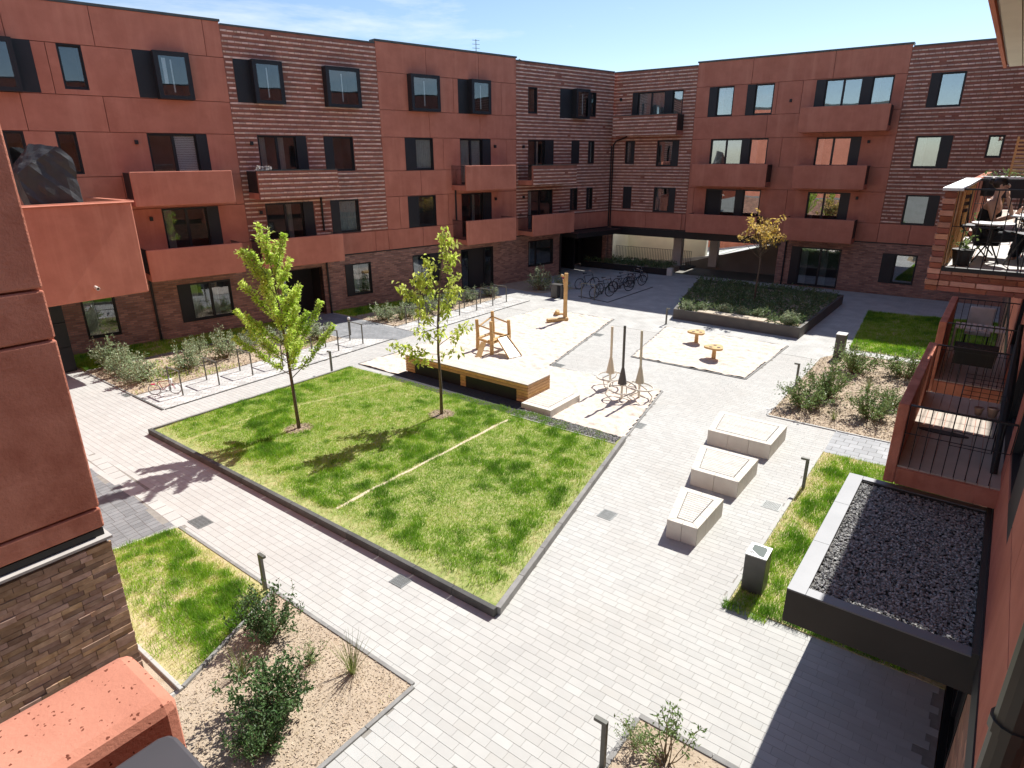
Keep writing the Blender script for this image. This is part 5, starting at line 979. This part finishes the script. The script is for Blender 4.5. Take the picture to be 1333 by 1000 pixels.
MB().box(x0+.155, x0+.17, y0, .976, zt-.2, zt-.021).build('upstand', FAS, cn_); MB().box(x1-.15, x1-.13, y0, .976, zt-.2, zt-.021).build('upstand', FAS, cn_); MB().box(x1-.12, x1-.06, y0, 1.175, 0, zt-.45).build('shadow_panel', FAS, cn_); MB().box(x0+.06, x1-.055, y0, y1-.06, zt-.44, zt-.075).build('deck', FAS, cn_); MB().box(x0, x1, y0, y0+.1, zt-.15, zt+.04).build('wall_flashing', FAS, cn_)  # side panel under the back rim is unseen, added to lengthen the canopy shadow
stones([(x0+.17, y0+.1), (x1-.15, y0+.1), (x1-.15, .975), (x0+.17, .975)], 11000, zt-.07, .026, STONE, cn_, dz=.03)
DECKF = mat('balcony_deck', (.50, .43, .36), .75, (.42, .36, .30), 3., 1., .15, 60, isl=.05)
STUCB = STUCN
def court_balcony(name, xa, xb, z0, z1, brick=False, yo=.70, yi=-.715, deck=None, parap=.14):
    "balcony carried by the camera-side block; local to world"
    s = MB().box(xa+.02, xb, yi, yo-parap, z0+.015, z0+.27).build(name, STUCB, CB2)
    nb = int((yo-parap-yi)/.14)
    for i in range(nb): w = (yo-parap-yi)/nb; MB().box(xa+.03, xb-.02, yi+i*w+.004, yi+(i+1)*w-.004, z0+.272, z0+.295).build('deck_board', deck or DECKF, s)
    m = MB(); railing(m, [(xa+.06, yo-parap-.01), (xa+.06, yi+.02)], z0+.1, z1-.02, .135, .006); m.bar((xa+.06, yo-parap, (z0+z1)/2+.18), (xa+.06, yi, (z0+z1)/2+.18), .01, .01); m.build('railing', ANTH, s)
    m = MB(); railing(m, [(xb-.05, yo-parap-.01), (xb-.05, yi+.02)], z0+.1, z1-.02, .135, .006); m.build('railing', ANTH, s)
    if not brick:
        MB().box(xa, xb, yo-parap, yo, z0, z1).build('parapet', STUCB, s, bev=.012); MB().box(xa-.0, xa+.019, yi, yo-parap-.02, z0+.0, z0+.26).build('side_fascia', STUCB, s)
    else:
        MB().box(xa+.01, xb, yo-parap+.02, yo-.012, z0, z1-.04).build('parapet', CLD, s); MB().box(xa+.02, xb-.02, yo-parap-.008, yo-parap+.018, z0+.3, z1-.05).build('inner_cladding', PINE, s)
        for i in range(1, 7): MB().box(xa+i*.6, xa+i*.6+.05, yo-parap-.03, yo-parap-.01, z0+.3, z1-.06).build('batten', PINE, s)
        c = .0755; rows = int((z1-.04-z0)/c)
        for r_ in range(rows):
            z = z0+r_*c; light = r_ % 2; mt = CLB if light else CLB2; e = .012 if light else 0
            MB().box(xa-.012-e, xa+.008, yo-parap+.004, yo, z+.006, z+c-.004).build('brick', mt, s)
            if r_ < 4:
                y = yo-parap; off = .13 if light else .26; k = 0
                while y > yi+.05:
                    w = off if k == 0 else .29; y2 = max(y-w, yi+.02); MB().box(xa-.006-e, xa+.018, y2+.010, y-.006, z+.008, z+c-.006).build('brick', mt, s); y = y2; k += 1
            x = xa+.01; k = 0
            while x < xb-.05 and k < 30:
                w = (.15 if r_ % 2 else .29) if k == 0 else .29; x2 = min(x+w, xb); MB().box(x+.005, x2-.005, yo-.011, yo+.004+e, z+.006, z+c-.004).build('brick', mt, s); x = x2; k += 1
        MB().box(xa-.03, xb, yo-parap-.06, yo+.035, z1-.039, z1).build('coping', mat('zinc_coping', (.62, .63, .64), .4, metal=.35), s, bev=.004); MB().box(xa-.028, xa+.05, yi, yo-parap-.002, z0+.275, z0+.33).build('edge_profile', ANTH, s)
    return s
CB2 = CB; inv = CB.matrix_world
# children of the block are given in its own frame: turn by 180 degrees about its foot point
def world_child(o_, par): o_.parent = par; o_.matrix_parent_inverse = (Matrix.Translation(par.location)@Matrix.Rotation(par.rotation_euler.z, 4, 'Z')).inverted()
_before = set(bpy.data.objects)
CB2 = None
B1 = court_balcony('balcony', 10.2, 14.2, 2.93, 4.2); B2 = court_balcony('balcony', 16.2, 19.45, 2.6, 4.2); B3 = court_balcony('balcony', 10.24, 14.7, 5.86, 7.2, True, deck=mat('pale_terrace_slab', (.58, .56, .53), .7, (.5, .48, .45), 3., 1.)); B4 = court_balcony('balcony', 15.7, 22.4, 5.88, 7.15)
up = MB().box(3, 12.5, -.715, .44, 8.84, 9.1).build('balcony', CONC, None)
for i in range(7): MB().box(3, 12.48, -.7+i*.16, -.7+i*.16+.15, 8.80, 8.838).build('soffit_board', mat('pale_soffit_board', (.68, .62, .50), .8, (.6, .54, .43), 1.5, 1.) if not bpy.data.materials.get('pale_soffit_board') else bpy.data.materials['pale_soffit_board'], up)
MB().box(3, 12.52, .441, .48, 8.79, 9.9).build('parapet', STUC, up)
own = MB().box(-4, .14, -.715, .555, 5.86, 6.15).build('balcony', STUC, None)
pp_ = MB().box(-4, .182, .557, .668, 5.86, 7.1).build('parapet', STUCP, own, bev=.014)
for o_ in (B1, B2, B3, B4, up, own): world_child(o_, CB)
downpipes = MB().tube([(2.02, -.32, 0), (2.02, -.32, 8.8)], .052, 14)
for z in (3.2, 4.6, 6.0): downpipes.tube([(2.02, -.32, z-.02), (2.02, -.32, z+.02)], .060, 14).bar((2.02, -.36, z), (2.02, -.72, z), .02, .02)
world_child(downpipes.build('downpipe', mat('brown_downpipe', (.075, .068, .055), .42, (.055, .05, .04), 2., 1., metal=.3), None), CB)
# furniture on the lower balconies
t = thing('parasol', 'black folded parasol leaning across the lower near balcony', 'parasol', (10.75, -.6, 3.22)); MB().tube([(0, 0, 0), (.45, .02, .5), (1.75, .07, 1.85)], [.045, .05, .035], 8).build('pole', SADM, t); MB().tube([(.5, .02, .55), (.8, .03, .85), (1.5, .06, 1.6)], [.05, .075, .045], 9).build('canopy', SADM, t)
t = thing('drying_rack', 'thin black drying rack on the lit floor of the lower near balcony', 'drying rack', (11.5, -.25, 3.225)); m = MB()
for a, b in (((0, -.3, 0), (.35, -.3, .95)), ((.7, -.3, 0), (.35, -.3, .95)), ((0, .25, 0), (.35, .25, .95)), ((.7, .25, 0), (.35, .25, .95)), ((0, -.3, .0), (0, .25, .0)), ((.7, -.3, .0), (.7, .25, .0)), ((-.25, -.3, .95), (.95, -.3, .95)), ((-.25, .25, .95), (.95, .25, .95))): m.tube([a, b], .009, 5)
for i in range(6): m.tube([(-.25+i*.24, -.3, .95), (-.25+i*.24, .25, .95)], .005, 4)
m.build('frame', SADM, t)
t = thing('rack_shadow', 'dark oval sheet in place of the drying rack shadow on the lower near balcony', 'mat', (12.0, .12, 3.226)); MB().prism([(.09*math.cos(a), .36*math.sin(a)) for a in [2*PI*k/20 for k in range(20)]], 0, .015).build('mat', SADM, t)  # flat dark oval stands in for the cast shadow beside the drying rack
t = thing('slatted_table', 'wooden slatted table with a pale cushioned chair on the far lower balcony', 'table', (17.3, 0, 3.225))
for i in range(9): MB().box(-.3, .3, -.48+i*.105, -.40+i*.105, .70, .725).build('slat', DECK, t)
for x, y in ((-.26, -.44), (.26, -.44), (-.26, .42), (.26, .42)): MB().box(x-.02, x+.02, y-.02, y+.02, 0, .7).build('leg', DECK, t)
t = thing('chair', 'pale cushioned garden chair behind the slatted table', 'chair', (18.1, 0, 3.225)); MB().box(-.25, .25, -.25, .25, .40, .48).build('seat', CURT, t, bev=.02); MB().box(.2, .3, -.25, .25, .48, .98).build('backrest', CURT, t, bev=.03)
for x, y in ((-.22, -.22), (.22, -.22), (-.22, .22), (.22, .22)): MB().box(x-.015, x+.015, y-.015, y+.015, 0, .4).build('leg', ANTH, t)
t = thing('storage_bench', 'dark brown bench in front of the slatted table on the far lower balcony', 'bench', (16.75, -.05, 3.225)); MB().box(-.2, .2, -.4, .4, .3, .42).build('seat', SADM, t); MB().box(-.17, .17, -.36, .36, 0, .3).build('base', SADM, t)
TERR = mat('terracotta', (.34, .22, .16), .85); POTM = mat('dark_pot', (.03, .03, .032), .6)
for i, (x, y, z, s, lab) in enumerate(((13.3, -.5, 3.225, .55, 'terracotta pot by the wall on the lower near balcony'), (13.3, -.3, 3.225, .45, 'smaller terracotta pot beside the wall pot'))):
    t = thing('plant_pot', lab, 'plant pot', (x, y, z)); MB().lathe([(.10*s, 0), (.15*s, .26*s), (.17*s, .26*s), (.17*s, .31*s), (.13*s, .31*s), (.13*s, .27*s)], n=12).build('pot', TERR, t)
# upper balcony: tables, chairs, pots, person
WT = mat('white_table', (.78, .78, .77), .4); BLK = mat('black_metal', (.015, .015, .016), .45)
fz = 6.157
def rtable(x, y, r, h, lab):
    t = thing('bistro_table', lab, 'table', (x, y, fz)); MB().lathe([(r, 0), (r, .02)], (0, 0, h-.02), 20).build('table_top', WT, t); m = MB()
    for k in range(3): a = k*2.09; m.tube([(r*.7*math.cos(a), r*.7*math.sin(a), 0), (-r*.5*math.cos(a), -r*.5*math.sin(a), h-.02)], .011, 5)
    m.build('legs', BLK, t)
rtable(11.2, .12, .26, .55, 'low round white table nearest the railing of the brick balcony'); rtable(11.9, -.3, .30, .62, 'round white table in front of the seated person')
def chair(x, y, rz, lab):
    t = thing('folding_chair', lab, 'chair', (x, y, fz), rz); MB().box(-.2, .2, -.2, .2, .43, .45).build('seat', BLK, t); m = MB()
    for sx in (-.19, .19): m.tube([(-.22, sx, 0), (.18, sx, .62)], .011, 5).tube([(.22, sx, 0), (-.2, sx, .46), (-.24, sx, .88)], .011, 5)
    m.build('frame', BLK, t)
    for z in (.62, .72, .82): MB().box(-.25, -.235, -.2, .2, z, z+.05).build('back_slat', BLK, t)
chair(11.95, .3, R(-100), 'black folding chair under the seated person'); chair(12.6, -.42, 1.8, 'black folding chair with a patterned towel over it'); chair(11.0, -.35, .4, 'black folding chair nearest the railing'); chair(13.6, -.4, 2.8, 'black folding chair at the back of the brick balcony')
for x, y, s, lab in ((10.75, .38, 1.0, 'black pot with a small plant in the railing corner of the brick balcony'), (13.3, -.55, .9, 'small black pot by the wall at the back of the brick balcony'), (13.9, .3, 1.1, 'black trough with plants at the far end of the brick balcony')):
    t = thing('plant_pot', lab, 'plant pot', (x, y, fz)); MB().lathe([(.09*s, 0), (.13*s, .2*s), (.14*s, .22*s), (.12*s, .22*s)], n=12).build('pot', POTM, t); P = np.column_stack([rng.normal(0, .07*s, 40), rng.normal(0, .07*s, 40), rng.uniform(.22*s, .45*s, 40)]); tag(leafobj('plant', [leaves(P, rng.normal(0, 1, (40, 3))+np.array([0, 0, .8]), .1, .04, .3)], SHRM, t), kind='stuff')
t = thing('towel', 'blue and grey patterned towel hanging over a black folding chair', 'towel', (12.3, -.5, fz)); m = MB(); vs = []; nn = 12
for j in range(9):
    for i in range(nn+1): vs.append((.02+.012*math.sin(i*1.3+j*.4), -.2+.46*i/nn, .98-.11*j))
m.add(vs, [(j*(nn+1)+i, j*(nn+1)+i+1, (j+1)*(nn+1)+i+1, (j+1)*(nn+1)+i) for j in range(8) for i in range(nn)]); tw = m.build('towel_lower', mat('grey_patterned_cloth', (.10, .10, .105), .95, (.34, .34, .36), 16., 1.), t); md = tw.modifiers.new('thick', 'SOLIDIFY'); md.thickness = .006
m = MB(); m.box(-.0, .03, -.2, .26, .78, 1.0).build('towel_band', mat('blue_cloth', (.03, .04, .30), .9), t)
TREL = thing('trellis', 'pale wooden lattice trellis standing behind the brick balcony', 'trellis', (17.6, -.1, 6.2)); 
for i in range(13): MB().box(-.01, .01, -.6, .25, .75+i*.075, .755+i*.075+.03).build('slat', PINE, TREL)
for y in (-.6, -.2, .21): MB().box(.011, .03, y, y+.04, 0, 1.75).build('post', PINE, TREL)
# ---- people
SKIN = mat('skin', (.56, .33, .23), .55, (.5, .28, .2), 8., .6); HAIR = mat('dark_hair', (.025, .017, .012), .5); TOP = mat('black_top', (.02, .02, .022), .85); TRS = mat('dark_trousers', (.03, .032, .04), .85)
def skinned(name, J, E, m, parent, root=0, sub=2):
    me = bpy.data.meshes.new(name); me.from_pydata([j[:3] for j in J], E, []); o = obj(name, me, m, parent); md = o.modifiers.new('skin', 'SKIN'); md.use_smooth_shade = True
    for i, j in enumerate(J):
        v = me.skin_vertices[0].data[i]; r = j[3]; v.radius = (r, r) if not isinstance(r, tuple) else r; v.use_root = (i == root)
    s = o.modifiers.new('sub', 'SUBSURF'); s.levels = sub; s.render_levels = sub; return o
def ensure_skin(me): pass
def person(label, loc, rz, arm_up=True):
    t = thing('person', label, 'person', loc, rz)     # seated, facing +X locally, seat height .45
    # one body surface: pelvis, spine, neck, head, arms, legs
    J = [(0, 0, .50, (.15, .12)), (.0, 0, .66, (.13, .10)), (.02, 0, .84, (.155, .10)), (.03, 0, .97, (.10, .08)), (.05, 0, 1.05, .048), (.065, 0, 1.12, .062), (.085, 0, 1.20, .082), (.075, 0, 1.275, .068),
         (.03, .17, .955, .052), (.10, .23, .71, .040), (.30, .16, .74 if not arm_up else .78, .033), (.36, .12, .76 if not arm_up else .90, .026),
         (.03, -.17, .955, .052), (.12, -.22, .72, .040), (.30, -.10, .80, .033), (.19, -.06, 1.06, .026),
         (.06, .09, .49, .085), (.45, .10, .50, .062), (.43, .10, .25, .048), (.42, .10, .06, .035), (.53, .10, .035, .03),
         (.06, -.09, .49, .085), (.46, -.11, .50, .062), (.42, -.11, .25, .048), (.40, -.11, .06, .035), (.51, -.11, .035, .03)]
    E = [(0, 1), (1, 2), (2, 3), (3, 4), (4, 5), (5, 6), (6, 7), (3, 8), (8, 9), (9, 10), (10, 11), (3, 12), (12, 13), (13, 14), (14, 15), (0, 16), (16, 17), (17, 18), (18, 19), (19, 20), (0, 21), (21, 22), (22, 23), (23, 24), (24, 25)]
    b = skinned('body', J, E, SKIN, t, 0, 2)
    top = skinned('top', [(0, 0, .53, (.165, .135)), (.0, 0, .66, (.145, .115)), (.02, 0, .84, (.168, .114)), (.03, 0, .92, (.12, .09))], [(0, 1), (1, 2), (2, 3)], TOP, t, 0, 2)
    skinned('trousers', [(0, 0, .50, (.165, .135)), (.06, .09, .49, .10), (.45, .10, .50, .075), (.425, .10, .2, .062), (.06, -.09, .49, .10), (.46, -.11, .50, .075), (.41, -.11, .2, .062)], [(0, 1), (1, 2), (2, 3), (0, 4), (4, 5), (5, 6)], TRS, t, 0, 1)
    def ball(name, c, r, m, sc=(1, 1, 1), n=12):
        q = MB(); pr = [(max(.002, r*math.sin(PI*k/n)), -r*math.cos(PI*k/n)) for k in range(n+1)]; q.lathe(pr, (0, 0, 0), 14); q.v = [(c[0]+x*sc[0], c[1]+y*sc[1], c[2]+z*sc[2]) for x, y, z in q.v]; return q.build(name, m, t, smooth=True)
    ball('hair', (.055, 0, 1.245), .098, HAIR, (1.0, .95, .98)); ball('hair_bun', (-.045, 0, 1.27), .05, HAIR)
    ball('nose', (.168, 0, 1.20), .016, SKIN, (1, .8, 1.3)); 
    for s in (-1, 1): ball('ear', (.085, .082*s, 1.205), .022, SKIN, (.8, .4, 1.2)); ball('eye', (.155, .032*s, 1.225), .011, HAIR, (.5, 1.2, .7))
    ball('mouth', (.158, 0, 1.155), .016, mat('lips', (.35, .12, .1), .5), (.4, 1.3, .4))
    for k, (hx_, hy_, hz_, d) in enumerate(((.36, .12, .76 if not arm_up else .90, (1, -.2, .15)), (.19, -.06, 1.06, (-.25, .25, 1)))):
        d = Vector(d).normalized(); sd = d.cross(Vector((0, 1, 0.3))).normalized(); p0 = Vector((hx_, hy_, hz_)); q = MB(); q.bar(p0-d*.01, p0+d*.085, .075, .028, sd)
        for f in range(4): o2 = sd.cross(d).normalized()*(f-1.5)*.019; l = (.065, .078, .072, .055)[f]; q.tube([p0+d*.075+o2, p0+d*(.075+l*.55)+o2+sd*.01, p0+d*(.075+l)+o2+sd*.03], [.0095, .009, .007], 6)
        o2 = sd.cross(d).normalized()*.04; q.tube([p0+d*.02+o2*.7, p0+d*.055+o2*1.4, p0+d*.085+o2*1.5+sd*.015], [.011, .010, .008], 6); q.build('hand', SKIN, t, smooth=True)
    return t
person('person with dark hair and black top seated on the brick balcony, hand at chin', (11.95, .22, fz-.19), R(-100))
# ---- covered furniture on the annex terrace
TARP = mat('black_tarpaulin', (.028, .028, .030), .5, (.045, .045, .046), 3., 1., .5, 14, spec=.5)
tp = thing('covered_grill', 'tall object under a creased black tarpaulin on the annex terrace', 'tarpaulin cover', (8.3, 25.75, 5.36))
tv = [(-1.10, -.42, 1.83), (.22, -.40, 2.66), (.62, -.42, 2.30), (.70, -.42, 0), (-.72, -.42, 0), (-.98, .45, 1.98), (-.28, .42, 2.72), (.82, .42, 1.75), (.98, .42, 0), (-.72, .45, 0)]
m = MB(); m.add(tv, [(4, 3, 2, 1, 0), (0, 1, 6, 5), (1, 2, 7, 6), (2, 3, 8, 7), (4, 0, 5, 9), (9, 5, 6, 7, 8)]); to = m.build('tarpaulin', TARP, tp)
import bmesh
bm_ = bmesh.new(); bm_.from_mesh(to.data); bmesh.ops.triangulate(bm_, faces=bm_.faces[:])
bmesh.ops.subdivide_edges(bm_, edges=bm_.edges[:], cuts=9, use_grid_fill=True); bm_.normal_update()
co = np.array([v.co[:] for v in bm_.verts]); dn = .10*(vnoise(co[:, 0]*1.3+co[:, 1], co[:, 2]*.6, 2.2, 33)-.5)+.07*(vnoise(co[:, 0]+co[:, 2]*.8, co[:, 1]+co[:, 2]*.3, 5.5, 35)-.5)
for v, d_ in zip(bm_.verts, dn): v.co += v.normal*float(d_)*(0.3 if v.co.z < .1 else 1)
bm_.to_mesh(to.data); bm_.free()
for i, (x, y, l) in enumerate(((17.1, -.15, 'long black planting trough behind the seated person'), (17.7, .2, 'second black planting trough behind the seated person'))):
    t = thing('planting_trough', l, 'planter', (x, y, 6.2)); MB().box(-.14, .14, -.42, .42, .55, .93).build('trough', POTM, t, bev=.01); MB().box(-.15, .15, -.43, .43, .931, .955).build('rim', WHITE, t)
    for sx in (-.38, .38): MB().box(-.1, .1, sx-.02, sx+.02, 0, .55).build('leg', BLK, t)
    P = np.column_stack([rng.uniform(-.1, .1, 60), rng.uniform(-.38, .38, 60), rng.uniform(.95, 1.08, 60)]); tag(leafobj('plants', [leaves(P, rng.normal(0, 1, (60, 3))+np.array([0, 0, .8]), .08, .03, .3)], SHRM, t), kind='stuff')
# ---- own balcony furniture
tb = thing('balcony_table', 'grey metal table top in the bottom left corner behind the pitted parapet', 'table', (0, 0, 6.15))
MB().prism([(.158, .512), (.155, .521), (.146, .525), (-.6, .525), (-.6, .0), (.158, .0)], .925, .95).build('table_top', mat('mauve_grey_sheet', (.070, .063, .068), .55, (.055, .05, .054), 6., 1.), tb, bev=.004)
for x, y in ((.1, .46), (-.55, .46), (.1, .06), (-.55, .06)): MB().box(x-.015, x+.015, y-.015, y+.015, 0, .925).build('leg', BLK, tb)
# flowers behind the clinker balcony parapet
fl = thing('flower_box', 'box of white flowers behind the parapet of the left clinker balcony', 'flower box', Lp(10.95, -1.1, 7.0), aL); MB().box(-.35, .35, -.12, .12, -.2, .02).build('box', POTM, fl); P = np.column_stack([rng.uniform(-.35, .35, 120), rng.uniform(-.12, .12, 120), rng.uniform(.02, .3, 120)]); tag(leafobj('flowers', [leaves(P, rng.normal(0, 1, (120, 3)), .09, .07, .2)], CURT, fl), kind='stuff')
# labels of the loose ground cover
names = {'bark_mulch': ['fine bark mulch in the near bed below the pitted parapet', 'bark mulch in the small bed at the bottom edge', 'bark mulch in the sunny shrub bed beside the balconies', 'bark mulch along the left block behind the bike hoops', 'bark mulch between the far cobbles and the house wall', 'ring of mulch round the plumed tree trunk', 'ring of mulch round the thin tree trunk'],
         'weeds': ['scattered weeds in the sunny shrub bed', 'sparse weeds in the near bed', 'weedy tufts between the grey green shrubs', 'small weed tuft beside the steel litter bin'], 'gravel': ['strip of grey gravel between the lawn and the sand']}
for nm, ls in names.items():
    os_ = sorted((o for o in bpy.data.objects if o.name.split('.')[0] == nm and o.parent is None), key=lambda o: o.name)
    for o_, l_ in zip(os_, ls): o_['label'] = l_; o_['category'] = nm.replace('_', ' ')
for o_ in list(bpy.data.objects):
    if o_.get('used'): del o_['used']
